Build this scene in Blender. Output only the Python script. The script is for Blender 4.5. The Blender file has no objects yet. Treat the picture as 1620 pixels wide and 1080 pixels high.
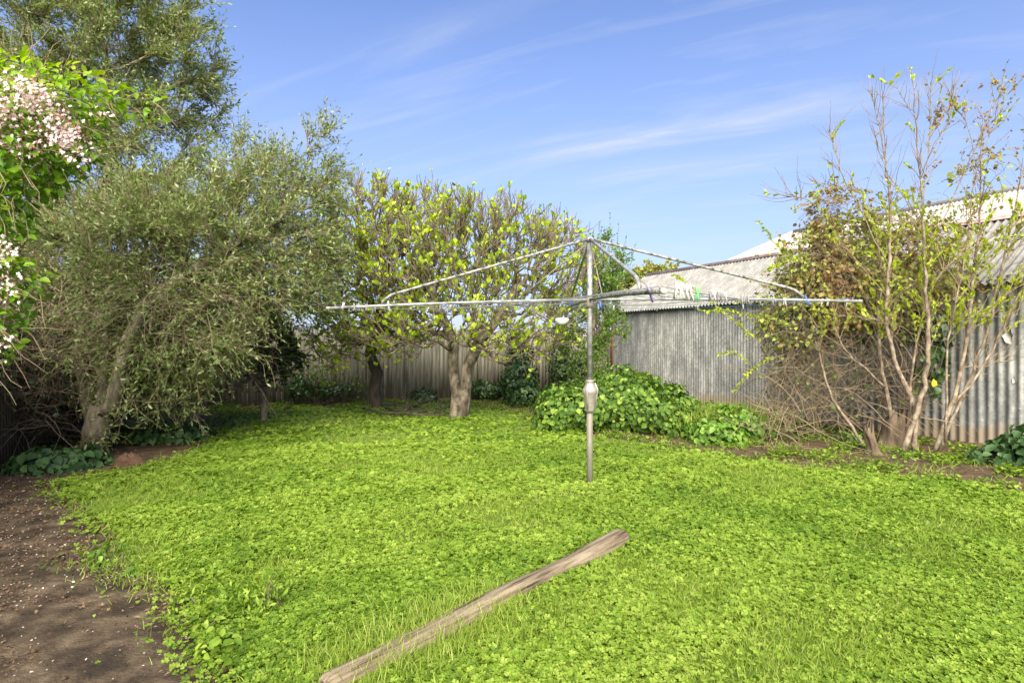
import bpy, math, random
import numpy as np
from mathutils import Vector
SC = bpy.context.scene
C = SC.collection
R = math.radians
rng = np.random.default_rng(7)
random.seed(7)

# ---------------------------------------------------------------- camera
H = 1.48
cam_d = bpy.data.cameras.new('camera'); cam = bpy.data.objects.new('camera', cam_d); C.objects.link(cam)
cam.location = (0, 0, H); cam.rotation_euler = (R(90), 0, 0)
cam_d.sensor_width = 36; cam_d.lens = 950/1620*36; cam_d.clip_start = .05; cam_d.clip_end = 3000
SC.camera = cam
# ---------------------------------------------------------------- light
SUN_EL, SUN_AZ = 40, 180          # azimuth clockwise from +Y (view direction): behind the camera, slightly left
w = bpy.data.worlds.new('World'); SC.world = w; w.use_nodes = True
nt = w.node_tree; nt.nodes.clear()
def N(nt, t, **k):
    n = nt.nodes.new(t)
    for a, v in k.items():
        if a == 'inp':
            for i, x in v.items(): n.inputs[i].default_value = x
        else: setattr(n, a, v)
    return n
def L(nt, a, b): nt.links.new(a, b)
out = N(nt, 'ShaderNodeOutputWorld'); bg = N(nt, 'ShaderNodeBackground', inp={'Strength': .082})
sky = N(nt, 'ShaderNodeTexSky'); sky.sky_type = 'NISHITA'; sky.sun_disc = False
sky.sun_elevation = R(SUN_EL); sky.sun_rotation = R(SUN_AZ); sky.air_density = 1.0; sky.dust_density = .6; sky.ozone_density = 2.0
tc = N(nt, 'ShaderNodeTexCoord'); sep = N(nt, 'ShaderNodeSeparateXYZ'); L(nt, tc.outputs['Generated'], sep.inputs[0])
addz = N(nt, 'ShaderNodeMath', operation='ADD', inp={1: .18}); L(nt, sep.outputs[2], addz.inputs[0])
mz = N(nt, 'ShaderNodeMath', operation='MAXIMUM', inp={1: .05}); L(nt, addz.outputs[0], mz.inputs[0])
dx = N(nt, 'ShaderNodeMath', operation='DIVIDE'); dy = N(nt, 'ShaderNodeMath', operation='DIVIDE')
L(nt, sep.outputs[0], dx.inputs[0]); L(nt, mz.outputs[0], dx.inputs[1]); L(nt, sep.outputs[1], dy.inputs[0]); L(nt, mz.outputs[0], dy.inputs[1])
cmb = N(nt, 'ShaderNodeCombineXYZ'); L(nt, dx.outputs[0], cmb.inputs[0]); L(nt, dy.outputs[0], cmb.inputs[1])
mp = N(nt, 'ShaderNodeMapping', inp={'Rotation': (0, 0, R(25))}); L(nt, cmb.outputs[0], mp.inputs[0])
m2_ = N(nt, 'ShaderNodeMapping', inp={'Scale': (1.1, 7.0, 1)}); L(nt, mp.outputs[0], m2_.inputs[0])
nz = N(nt, 'ShaderNodeTexNoise', inp={'Scale': 1.0, 'Detail': 9, 'Roughness': .6, 'Distortion': .6}); L(nt, m2_.outputs[0], nz.inputs['Vector'])
n2_ = N(nt, 'ShaderNodeTexNoise', inp={'Scale': 1.4, 'Detail': 3}); L(nt, mp.outputs[0], n2_.inputs['Vector'])
sp2 = N(nt, 'ShaderNodeSeparateXYZ'); L(nt, mp.outputs[0], sp2.inputs[0])
yy = N(nt, 'ShaderNodeMath', operation='MULTIPLY_ADD', inp={1: .30, 2: -.15}); L(nt, n2_.outputs['Fac'], yy.inputs[0])
yd = N(nt, 'ShaderNodeMath', operation='ADD'); L(nt, yy.outputs[0], yd.inputs[0]); L(nt, sp2.outputs[1], yd.inputs[1])
tot = None
for c_, w_, a_, xc, xw in ((1.87, .060, .95, -.25, .75), (2.10, .055, .55, -.2, .8), (2.45, .08, .5, -.9, .5), (1.50, .05, .45, .75, .4), (1.15, .07, .25, -.5, .6)):
    sb = N(nt, 'ShaderNodeMath', operation='SUBTRACT', inp={1: c_}); L(nt, yd.outputs[0], sb.inputs[0])
    ab = N(nt, 'ShaderNodeMath', operation='ABSOLUTE'); L(nt, sb.outputs[0], ab.inputs[0])
    mr = N(nt, 'ShaderNodeMapRange', interpolation_type='SMOOTHERSTEP', inp={1: 0., 2: w_*2, 3: a_, 4: 0.}); L(nt, ab.outputs[0], mr.inputs[0])
    xs = N(nt, 'ShaderNodeMath', operation='SUBTRACT', inp={1: xc}); L(nt, sp2.outputs[0], xs.inputs[0])
    xa = N(nt, 'ShaderNodeMath', operation='ABSOLUTE'); L(nt, xs.outputs[0], xa.inputs[0])
    xm = N(nt, 'ShaderNodeMapRange', interpolation_type='SMOOTHSTEP', inp={1: xw*.3, 2: xw, 3: 1., 4: 0.}); L(nt, xa.outputs[0], xm.inputs[0])
    ml = N(nt, 'ShaderNodeMath', operation='MULTIPLY'); L(nt, mr.outputs[0], ml.inputs[0]); L(nt, xm.outputs[0], ml.inputs[1])
    if tot is None: tot = ml
    else: ad_ = N(nt, 'ShaderNodeMath', operation='ADD'); L(nt, tot.outputs[0], ad_.inputs[0]); L(nt, ml.outputs[0], ad_.inputs[1]); tot = ad_
nr = N(nt, 'ShaderNodeMapRange', inp={1: .34, 2: .66, 3: .10, 4: .72}); L(nt, nz.outputs['Fac'], nr.inputs[0])
mm_ = N(nt, 'ShaderNodeMath', operation='MULTIPLY'); L(nt, tot.outputs[0], mm_.inputs[0]); L(nt, nr.outputs[0], mm_.inputs[1])
bgc = N(nt, 'ShaderNodeMapRange', inp={1: .5, 2: .8, 3: 0., 4: .35}); L(nt, nz.outputs['Fac'], bgc.inputs[0])
cr = N(nt, 'ShaderNodeMath', operation='ADD', use_clamp=True); L(nt, mm_.outputs[0], cr.inputs[0]); L(nt, bgc.outputs[0], cr.inputs[1])
tint = N(nt, 'ShaderNodeMix', data_type='RGBA', blend_type='MULTIPLY', inp={0: 1.0, 7: (.90, .91, 1.12, 1)})
L(nt, sky.outputs[0], tint.inputs[6])
hzf = N(nt, 'ShaderNodeMapRange', inp={1: .0, 2: .50, 3: .75, 4: 0.0}); L(nt, sep.outputs[2], hzf.inputs[0])
hzm = N(nt, 'ShaderNodeMix', data_type='RGBA', inp={7: (2.35, 2.8, 4.3, 1)}); L(nt, hzf.outputs[0], hzm.inputs[0]); L(nt, tint.outputs[2], hzm.inputs[6])
mixc = N(nt, 'ShaderNodeMix', data_type='RGBA', inp={7: (3.6, 3.9, 4.5, 1)})
L(nt, cr.outputs[0], mixc.inputs[0]); L(nt, hzm.outputs[2], mixc.inputs[6])
L(nt, mixc.outputs[2], bg.inputs['Color']); L(nt, bg.outputs[0], out.inputs[0])
sd = bpy.data.lights.new('sun', 'SUN'); sd.energy = 4.6; sd.angle = R(60); sd.color = (1, .91, .76)
sun = bpy.data.objects.new('sun', sd); C.objects.link(sun)
a, e = R(SUN_AZ), R(SUN_EL)
sdir = Vector((math.sin(a)*math.cos(e), math.cos(a)*math.cos(e), math.sin(e)))
sun.rotation_euler = sdir.to_track_quat('Z', 'Y').to_euler()
SC.view_settings.view_transform = 'Standard'; SC.view_settings.look = 'None'
SC.view_settings.exposure = 1.40; SC.view_settings.gamma = 1
SC.render.engine = 'CYCLES'
SC.cycles.max_bounces = 6; SC.cycles.diffuse_bounces = 4; SC.cycles.glossy_bounces = 2; SC.cycles.transmission_bounces = 4
SC.cycles.transparent_max_bounces = 4; SC.cycles.caustics_reflective = False; SC.cycles.caustics_refractive = False

# ---------------------------------------------------------------- helpers
F = 950.0
def at(px, py, Y): return np.array([(px-810)/F*Y, Y, H-(py-540)/F*Y])     # point on a sight line at depth Y
def gr(px, py): Y = H*F/(py-540); return np.array([(px-810)/F*Y, Y, 0.])   # point on the ground
def nrm(v): return v/np.maximum(np.linalg.norm(v, axis=-1, keepdims=True), 1e-9)
def rv(n): return nrm(rng.normal(size=(n, 3)))
def wob(x, y, s=1.0):
    return (np.sin(x*1.7*s+y*.9*s+.3)+np.sin(-x*1.1*s+y*2.3*s+1.7)+np.sin(x*3.1*s-y*2.7*s+4.)*.6+np.sin(x*5.3*s+y*4.7*s)*.4)/3.0
def mesh(name, V, Fs, mat, parent=None, attr=None, smooth=False):
    """V (n,3); Fs list of index arrays (m,k); attr per-vertex float"""
    me = bpy.data.meshes.new(name); V = np.asarray(V, np.float32)
    if not isinstance(Fs, (list, tuple)): Fs = [Fs]
    Fs = [np.asarray(f, np.int32) for f in Fs if len(f)]
    me.vertices.add(len(V)); me.vertices.foreach_set('co', V.ravel())
    nl = sum(f.size for f in Fs); npoly = sum(len(f) for f in Fs)
    me.loops.add(nl); me.loops.foreach_set('vertex_index', np.concatenate([f.ravel() for f in Fs]))
    st = []; o = 0
    for f in Fs:
        st.append(o+np.arange(len(f))*f.shape[1]); o += f.size
    me.polygons.add(npoly); me.polygons.foreach_set('loop_start', np.concatenate(st).astype(np.int32))
    if smooth: me.polygons.foreach_set('use_smooth', np.ones(npoly, bool))
    if attr is not None:
        a = me.attributes.new('tint', 'FLOAT', 'POINT'); a.data.foreach_set('value', np.asarray(attr, np.float32))
    me.update(calc_edges=True); me.validate()
    me.materials.append(mat)
    o = bpy.data.objects.new(name, me); C.objects.link(o)
    if parent is not None: o.parent = parent; o.matrix_parent_inverse = parent.matrix_basis.inverted()
    return o
def tag(o, label, cat=None, group=None, kind=None):
    if label: o['label'] = label
    if cat: o['category'] = cat
    if group: o['group'] = group
    if kind: o['kind'] = kind
    return o
def thing(name, loc, label, cat, group=None):
    o = bpy.data.objects.new(name, None); C.objects.link(o); o.location = tuple(float(v) for v in loc)
    return tag(o, label, cat, group)
class MB:
    def __init__(s): s.V = []; s.F = {}; s.A = []; s.n = 0
    def add(s, V, *Fs, a=None):
        V = np.asarray(V, float).reshape(-1, 3)
        for f in Fs:
            f = np.asarray(f, int)
            if len(f): s.F.setdefault(f.shape[1], []).append(f+s.n)
        s.V.append(V); s.A.append(np.full(len(V), .5) if a is None else np.asarray(a, float)); s.n += len(V); return s
    def build(s, name, mat, parent=None, smooth=False):
        return mesh(name, np.concatenate(s.V), [np.concatenate(f) for f in s.F.values()], mat, parent, np.concatenate(s.A), smooth)
def tubes(P, Rr, k=4, cap=False):
    P = np.asarray(P, float)
    if P.ndim == 2: P = P[None]; Rr = np.asarray(Rr, float)[None]
    Rr = np.broadcast_to(Rr, P.shape[:2])
    T, n, _ = P.shape
    t = np.empty_like(P); t[:, 1:-1] = P[:, 2:]-P[:, :-2]; t[:, 0] = P[:, 1]-P[:, 0]; t[:, -1] = P[:, -1]-P[:, -2]; t = nrm(t)
    m = nrm(P[:, -1]-P[:, 0]); ref = np.where(np.abs(m[:, 2:3]) > .8, np.array([[1., .13, .2]]), np.array([[.1, .2, 1.]]))
    ref = ref[:, None, :]
    u = nrm(ref-t*(t*ref).sum(-1, keepdims=True)); v = np.cross(t, u)
    an = np.arange(k)*2*math.pi/k
    V = P[:, :, None, :]+Rr[:, :, None, None]*(np.cos(an)[None, None, :, None]*u[:, :, None, :]+np.sin(an)[None, None, :, None]*v[:, :, None, :])
    base = (np.arange(T)*n*k)[:, None, None]; i = (np.arange(n-1)*k)[None, :, None]; j = np.arange(k)[None, None, :]; j2 = (j+1) % k
    Q = np.stack([base+i+j, base+i+j2, base+i+k+j2, base+i+k+j], -1).reshape(-1, 4)
    caps = []
    if cap:
        b = (np.arange(T)*n*k)[:, None]
        caps = np.concatenate([b+np.arange(k)[::-1][None], b+(n-1)*k+np.arange(k)[None]])
    return V.reshape(-1, 3), Q, caps
def bar(mb, p0, p1, r, k=8, r2=None):
    V, Q, c = tubes(np.array([p0, p1], float), np.array([r, r if r2 is None else r2]), k, True)
    mb.add(V, Q, c)
def poly_tube(mb, pts, r, k=8):
    V, Q, c = tubes(np.array(pts, float), np.broadcast_to(r, (len(pts),)), k, True); mb.add(V, Q, c)
def box(mb, c, s, rz=0, rx=0):
    x, y, z = np.array(s)/2
    V = np.array([[a*x, b*y, d*z] for d in (-1, 1) for a, b in ((-1, -1), (1, -1), (1, 1), (-1, 1))])
    if rx: cc, ss = math.cos(rx), math.sin(rx); V = V@np.array([[1, 0, 0], [0, cc, ss], [0, -ss, cc]])
    cc, ss = math.cos(rz), math.sin(rz); V = V@np.array([[cc, ss, 0], [-ss, cc, 0], [0, 0, 1]])
    mb.add(V+np.array(c), [[0, 3, 2, 1], [4, 5, 6, 7], [0, 1, 5, 4], [1, 2, 6, 5], [2, 3, 7, 6], [3, 0, 4, 7]])
def lathe(mb, c, prof, k=20):
    prof = np.array(prof, float); an = np.arange(k)*2*math.pi/k
    V = np.stack([prof[:, 0:1]*np.cos(an), prof[:, 0:1]*np.sin(an), np.repeat(prof[:, 1:2], k, 1)], -1).reshape(-1, 3)+np.array(c)
    n = len(prof); i = (np.arange(n-1)*k)[:, None]; j = np.arange(k)[None]; j2 = (j+1) % k
    mb.add(V, np.stack([i+j, i+j2, i+k+j2, i+k+j], -1).reshape(-1, 4), [list(range(k))[::-1]], [[(n-1)*k+q for q in range(k)]])
def leaves(mb, P, D, Nn, S, wr=.3, shape='lance', tint=None):
    """leaf blades: P base point, D direction, Nn face normal hint, S length, wr half-width ratio"""
    n = len(P); D = nrm(D); sd_ = nrm(np.cross(D, Nn)); up = np.cross(sd_, D); S = np.broadcast_to(S, (n,))[:, None]
    W = S*np.broadcast_to(wr, (n,))[:, None]
    if tint is None: tint = rng.random(n)
    if shape == 'lance':
        V = np.stack([P, P+D*S*.5+sd_*W+up*W*.35, P+D*S, P+D*S*.5-sd_*W+up*W*.35], 1)
        f = np.array([[0, 1, 2], [0, 2, 3]]); k = 4
    elif shape == 'broad':
        V = np.stack([P, P+D*S*.3+sd_*W+up*W*.3, P+D*S*.68+sd_*W*.8+up*W*.2, P+D*S-up*S*.12, P+D*S*.68-sd_*W*.8+up*W*.2, P+D*S*.3-sd_*W+up*W*.3], 1)
        f = np.array([[0, 1, 2, 3], [0, 3, 4, 5]]); k = 6
    elif shape == 'heart':
        V = np.stack([P, P+D*S*.5+sd_*W+up*W*.25, P+D*S*.95+sd_*W*.75+up*W*.2, P+D*S*.82-up*S*.05, P+D*S*.95-sd_*W*.75+up*W*.2, P+D*S*.5-sd_*W+up*W*.25], 1)
        f = np.array([[0, 1, 2, 3], [0, 3, 4, 5]]); k = 6
    elif shape == 'blade':
        V = np.stack([P-sd_*W, P+sd_*W, P+D*S*.55+sd_*W*.7, P+D*S*.55-sd_*W*.7, P+D*S*.95-Nn*0+np.array([0, 0, -.12])*S], 1)
        mb.add(V.reshape(-1, 3), (np.array([[0, 1, 2, 3]])[None]+(np.arange(n)*5)[:, None, None]).reshape(-1, 4), (np.array([[3, 2, 4]])[None]+(np.arange(n)*5)[:, None, None]).reshape(-1, 3), a=np.repeat(tint, 5)); return
    Fi = (f[None]+(np.arange(n)*k)[:, None, None]).reshape(-1, f.shape[1])
    mb.add(V.reshape(-1, 3), Fi, a=np.repeat(tint, k))
def in_lobes(lobes, n, shell=1.0):
    """lobes: (cx,cy,cz,rx,ry,rz[,weight]); uniform points inside, shell>1 pushes outward"""
    wt = np.array([l[6] if len(l) > 6 else l[3]*l[4]*l[5] for l in lobes]); wt = wt/wt.sum()
    idx = rng.choice(len(lobes), n, p=wt); A = np.array([l[:6] for l in lobes])[idx]
    d = rv(n); r = rng.random(n)**(1/(3*shell)); o = d*r[:, None]
    return A[:, :3]+o*A[:, 3:6], o, idx
def grow(chains, targets, bf=.3, seg=.3, jit=.12, arc=0., tip=.006, base=.2, zmin=0.):
    cap = sum(len(c) for c in chains)+len(targets)*14+10
    P = np.zeros((cap, 3)); par = np.full(cap, -1); pl = np.zeros(cap); n = 0
    for c in chains:
        c = np.array(c, float)
        if n == 0: prev = -1
        else: prev = int(np.argmin(((P[:n]-c[0])**2).sum(1)))
        for q in c:
            P[n] = q; par[n] = prev; pl[n] = 0 if prev < 0 else pl[prev]+np.linalg.norm(q-P[prev]); prev = n; n += 1
    lock = 1
    root = P[0].copy()
    for t in targets[np.argsort(((targets-root)**2).sum(1))]:
        d = np.linalg.norm(P[lock:n]-t, axis=1); i = lock+int(np.argmin(d+bf*pl[lock:n]+4*np.maximum(0, zmin-P[lock:n, 2]))); dd = d[i-lock]
        if dd < .03: continue
        m = min(13, max(1, int(math.ceil(dd/seg)))); off = rng.normal(size=3)*jit*dd; off[2] += arc*dd
        prev = i; p0 = P[i].copy()
        for s in range(1, m+1):
            f = s/m; q = p0+(t-p0)*f+off*math.sin(math.pi*f)
            if s < m: q = q+rng.normal(size=3)*seg*.10
            P[n] = q; par[n] = prev; pl[n] = pl[prev]+np.linalg.norm(q-P[prev]); prev = n; n += 1
    P = P[:n]; par = par[:n]; cnt = np.zeros(n); hasc = np.zeros(n, bool); hasc[par[1:]] = True
    cnt[~hasc] = 1
    for i in range(n-1, 0, -1): cnt[par[i]] += cnt[i]
    k = math.log(base/tip)/math.log(max(cnt[0], 2)); Rr = tip*cnt**k
    mainc = np.full(n, -1)
    for i in range(1, n):
        p = par[i]
        if mainc[p] < 0 or cnt[i] > cnt[mainc[p]]: mainc[p] = i
    ch = {}
    for i in range(n):
        if i == 0 or mainc[par[i]] != i:
            seq = [] if i == 0 else [par[i]]
            j = i
            while j >= 0: seq.append(j); j = mainc[j]
            if len(seq) > 1: ch.setdefault(len(seq), []).append((seq, Rr[i]))
    return P, par, Rr, cnt, ch
def tree_mesh(mb, g, k_big=8, rb=.03, kmid=4):
    P, par, Rr, cnt, ch = g
    for ln, lst in ch.items():
        I = np.array([s for s, r in lst]); rad = Rr[I].copy(); rad[:, 0] = np.where(I[:, 0] == 0, rad[:, 0], np.minimum(rad[:, 0], rad[:, 1]*1.15))
        big = rad.max(1) > rb
        for m, k in ((big, k_big), (~big, kmid)):
            if m.any():
                V, Q, c = tubes(P[I[m]], rad[m], k); mb.add(V, Q)
def twigs(O, D, Ln, n=4, bend=(0, 0, 0), wig=.12):
    m = len(O); P = np.zeros((m, n, 3)); P[:, 0] = O; d = nrm(D); Ln = np.broadcast_to(Ln, (m,))
    for i in range(1, n):
        d = nrm(d+rng.normal(size=(m, 3))*wig+np.array(bend)/n); P[:, i] = P[:, i-1]+d*(Ln/(n-1))[:, None]
    return P
def along(P, m, lo=.15):
    T, n, _ = P.shape; s = (lo+(1-lo)*rng.random((T, m)))*(n-1); i = np.minimum(s.astype(int), n-2); f = (s-i)[..., None]
    ti = np.arange(T)[:, None]; A = P[ti, i]; B = P[ti, i+1]
    return (A+(B-A)*f).reshape(-1, 3), nrm(B-A).reshape(-1, 3)

# ---------------------------------------------------------------- materials
def ramp(nt, fac, cols):
    r = N(nt, 'ShaderNodeValToRGB'); el = r.color_ramp.elements
    while len(el) > len(cols): el.remove(el[-1])
    while len(el) < len(cols): el.new(.5)
    for q, (p, c) in zip(el, cols): q.position = p; q.color = (*c, 1)
    L(nt, fac, r.inputs[0]); return r.outputs[0]
def newmat(name):
    m = bpy.data.materials.new(name); m.use_nodes = True; nt = m.node_tree; nt.nodes.clear()
    return m, nt, N(nt, 'ShaderNodeOutputMaterial')
def leafmat(name, cols, trans=.35, gloss=.5, spec=.3):
    m, nt, o = newmat(name)
    at_ = N(nt, 'ShaderNodeAttribute'); at_.attribute_name = 'tint'
    c = ramp(nt, at_.outputs['Fac'], cols)
    p = N(nt, 'ShaderNodeBsdfPrincipled', inp={'Roughness': gloss, 'Specular IOR Level': spec}); L(nt, c, p.inputs['Base Color'])
    t = N(nt, 'ShaderNodeBsdfTranslucent'); hs = N(nt, 'ShaderNodeHueSaturation', inp={'Saturation': 1.15, 'Value': 1.25}); L(nt, c, hs.inputs['Color']); L(nt, hs.outputs[0], t.inputs[0])
    mx = N(nt, 'ShaderNodeMixShader', inp={0: trans}); L(nt, p.outputs[0], mx.inputs[1]); L(nt, t.outputs[0], mx.inputs[2]); L(nt, mx.outputs[0], o.inputs[0])
    return m
def noisemat(name, cols, scale=5, detail=6, rough=.8, stretch=(1, 1, 1), bump=.3, bscale=None, metal=0, rot=(0, 0, 0), dist=0, spec=.3, bd=.02):
    m, nt, o = newmat(name)
    t = N(nt, 'ShaderNodeTexCoord'); mp = N(nt, 'ShaderNodeMapping', inp={'Scale': stretch, 'Rotation': rot}); L(nt, t.outputs['Object'], mp.inputs[0])
    nz = N(nt, 'ShaderNodeTexNoise', inp={'Scale': scale, 'Detail': detail, 'Roughness': .62, 'Distortion': dist}); L(nt, mp.outputs[0], nz.inputs['Vector'])
    c = ramp(nt, nz.outputs['Fac'], cols)
    p = N(nt, 'ShaderNodeBsdfPrincipled', inp={'Roughness': rough, 'Metallic': metal, 'Specular IOR Level': spec}); L(nt, c, p.inputs['Base Color'])
    if bump:
        n2 = N(nt, 'ShaderNodeTexNoise', inp={'Scale': bscale or scale*3, 'Detail': 6, 'Roughness': .65}); L(nt, mp.outputs[0], n2.inputs['Vector'])
        b = N(nt, 'ShaderNodeBump', inp={'Strength': bump, 'Distance': bd}); L(nt, n2.outputs['Fac'], b.inputs['Height']); L(nt, b.outputs[0], p.inputs['Normal'])
    L(nt, p.outputs[0], o.inputs[0]); m['p'] = p.name; return m
def plain(name, col, rough=.5, metal=0): 
    d = tuple(x*.8 for x in col)
    return noisemat(name, [(.3, d), (.7, col)], 30, 3, rough, bump=.1, metal=metal)
G3 = lambda a, b, c: [(0., a), (.5, b), (1., c)]
M = {}
M['soil'] = noisemat('soil', [(.3, (.028, .018, .010)), (.5, (.085, .055, .030)), (.72, (.17, .115, .065))], 6, 10, .95, bump=.8, bscale=25)
M['slab'] = noisemat('dirty_concrete', [(.32, (.020, .014, .008)), (.45, (.06, .042, .024)), (.55, (.11, .08, .047)), (.64, (.18, .135, .085)), (.8, (.06, .056, .024))], 4.5, 15, .9, bump=1., bscale=70, dist=.3)
M['turf'] = noisemat('turf', [(.3, (.07, .11, .012)), (.55, (.13, .19, .02)), (.8, (.18, .24, .03))], 9, 8, .95, bump=.8, bscale=40)
M['clover'] = leafmat('clover_leaf', G3((.080, .155, .012), (.175, .28, .022), (.31, .41, .06)), .35, .6)
M['grass'] = leafmat('grass_blade', G3((.12, .21, .018), (.22, .32, .03), (.38, .43, .11)), .35, .6)
M['olive'] = leafmat('olive_leaf', [(0., (.085, .14, .028)), (.45, (.18, .26, .055)), (.8, (.31, .385, .13)), (1., (.48, .53, .28))], .42, .45, .45)
M['olive_bark'] = noisemat('olive_bark', [(.3, (.08, .065, .042)), (.5, (.24, .20, .135)), (.7, (.40, .345, .25))], 16, 9, .9, (1, 1, .35), 1., 26, bd=.03)
M['twig'] = noisemat('twig_bark', [(.3, (.15, .11, .065)), (.7, (.33, .26, .16))], 14, 4, .85, bump=0)
M['dead_twig'] = noisemat('dead_twig_bark', [(.3, (.09, .065, .045)), (.7, (.24, .18, .125))], 14, 4, .9, bump=0)
M['fig_bark'] = noisemat('fig_bark', [(.36, (.05, .038, .025)), (.5, (.17, .14, .095)), (.68, (.34, .295, .215))], 9, 10, .95, (1, 1, .6), 1., 30, bd=.03)
M['fig_dark'] = noisemat('dark_fig_bark', [(.3, (.03, .022, .017)), (.7, (.10, .08, .06))], 7, 9, .9, (1, 1, .5), .8, 25)
M['fig_twig'] = noisemat('fig_twig_bark', [(.3, (.09, .072, .045)), (.7, (.25, .205, .135))], 6, 5, .85, bump=0)
M['fig_leaf'] = leafmat('young_fig_leaf', G3((.18, .28, .010), (.31, .42, .015), (.46, .54, .035)), .35, .5)
M['citrus'] = leafmat('citrus_leaf', G3((.02, .045, .012), (.035, .075, .018), (.07, .13, .03)), .2, .35, .5)
M['ivy'] = leafmat('ivy_leaf', G3((.02, .05, .014), (.04, .09, .02), (.09, .17, .04)), .2, .35, .5)
M['mound'] = leafmat('creeper_leaf', [(0., (.04, .09, .015)), (.5, (.10, .19, .025)), (.85, (.20, .31, .04)), (1., (.32, .42, .08))], .3, .6, .25)
M['weed'] = leafmat('weed_leaf', G3((.06, .14, .015), (.13, .26, .03), (.25, .40, .06)), .3, .45)
M['arum'] = leafmat('arum_leaf', G3((.03, .07, .022), (.055, .12, .035), (.11, .19, .06)), .25, .55, .3)
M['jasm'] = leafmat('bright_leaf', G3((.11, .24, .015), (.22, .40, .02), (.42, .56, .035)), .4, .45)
M['petal'] = leafmat('pink_white_petal', [(0., (.42, .16, .18)), (.22, (.62, .36, .36)), (.4, (.74, .66, .62)), (1., (.82, .78, .74))], .3, .5)
M['lime'] = leafmat('lime_leaf', G3((.24, .34, .02), (.40, .50, .03), (.58, .63, .07)), .4, .5)
M['vine'] = leafmat('withered_leaf', [(0., (.18, .08, .035)), (.3, (.32, .19, .08)), (.5, (.30, .28, .08)), (.8, (.27, .34, .06)), (1., (.42, .48, .10))], .3, .6)
M['litter'] = leafmat('dead_leaf', G3((.05, .03, .02), (.15, .08, .045), (.30, .22, .13)), .1, .8)
M['stem'] = noisemat('young_stem_bark', [(.36, (.10, .075, .05)), (.5, (.22, .17, .115)), (.64, (.34, .285, .20))], 14, 9, .85, (1, 1, .8), .8, 40, bd=.01)
M['stump'] = noisemat('stump_wood', [(.3, (.05, .035, .022)), (.52, (.15, .11, .068)), (.8, (.30, .235, .15))], 9, 9, .95, (1, 1, .25), 1., 20)
M['paling'] = noisemat('weathered_paling', [(.3, (.09, .085, .055)), (.5, (.24, .225, .16)), (.7, (.38, .36, .28))], 3, 9, .9, (4, 4, .35), .5, 20)
M['rail'] = plain('fence_rail_wood', (.16, .13, .10), .9)
M['rust'] = noisemat('rusty_red_metal', [(.3, (.26, .13, .09)), (.55, (.38, .30, .25)), (.75, (.46, .42, .38))], 5, 6, .7, bump=.2)
M['red'] = plain('faded_red_paint', (.24, .09, .065), .7)
M['pipe'] = noisemat('galvanised_pipe', [(.35, (.16, .16, .145)), (.55, (.33, .33, .31)), (.75, (.50, .50, .47))], 14, 8, .55, bump=.35, bscale=60, metal=.35, bd=.004)
M['pipe2'] = noisemat('mossy_pipe', [(.38, (.07, .07, .05)), (.5, (.24, .24, .21)), (.7, (.46, .46, .43))], 22, 8, .6, bump=.4, bscale=80, metal=.25, bd=.004)
M['pipe3'] = noisemat('dull_brown_pipe', [(.3, (.16, .145, .11)), (.7, (.30, .275, .22))], 8, 6, .6, (1, 1, .3), .2, 40, metal=.2)
M['alloy'] = noisemat('cast_alloy', [(.3, (.30, .27, .22)), (.7, (.48, .44, .37))], 20, 6, .45, bump=.3, metal=.4, bd=.004)
M['wire'] = plain('clothes_wire', (.20, .21, .20), .5)
M['wireb'] = plain('blue_plastic_line', (.10, .20, .24), .5)
for n_, c_ in dict(purple=(.40, .30, .66), white=(.62, .60, .52), green=(.20, .60, .22), blue=(.08, .20, .62), grey=(.30, .29, .27), palegreen=(.35, .65, .42), pink=(.58, .50, .49)).items():
    M['peg_'+n_] = plain('peg_plastic_'+n_, c_, .45)
M['log'] = noisemat('weathered_log', [(.36, (.035, .026, .016)), (.44, (.145, .11, .068)), (.6, (.29, .235, .155))], 4.5, 12, .9, (.45, 9, 9), 1., 7, bd=.012)
M['pot'] = noisemat('white_glaze', [(.35, (.35, .42, .30)), (.6, (.70, .72, .66))], 9, 5, .4, bump=0)
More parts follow.
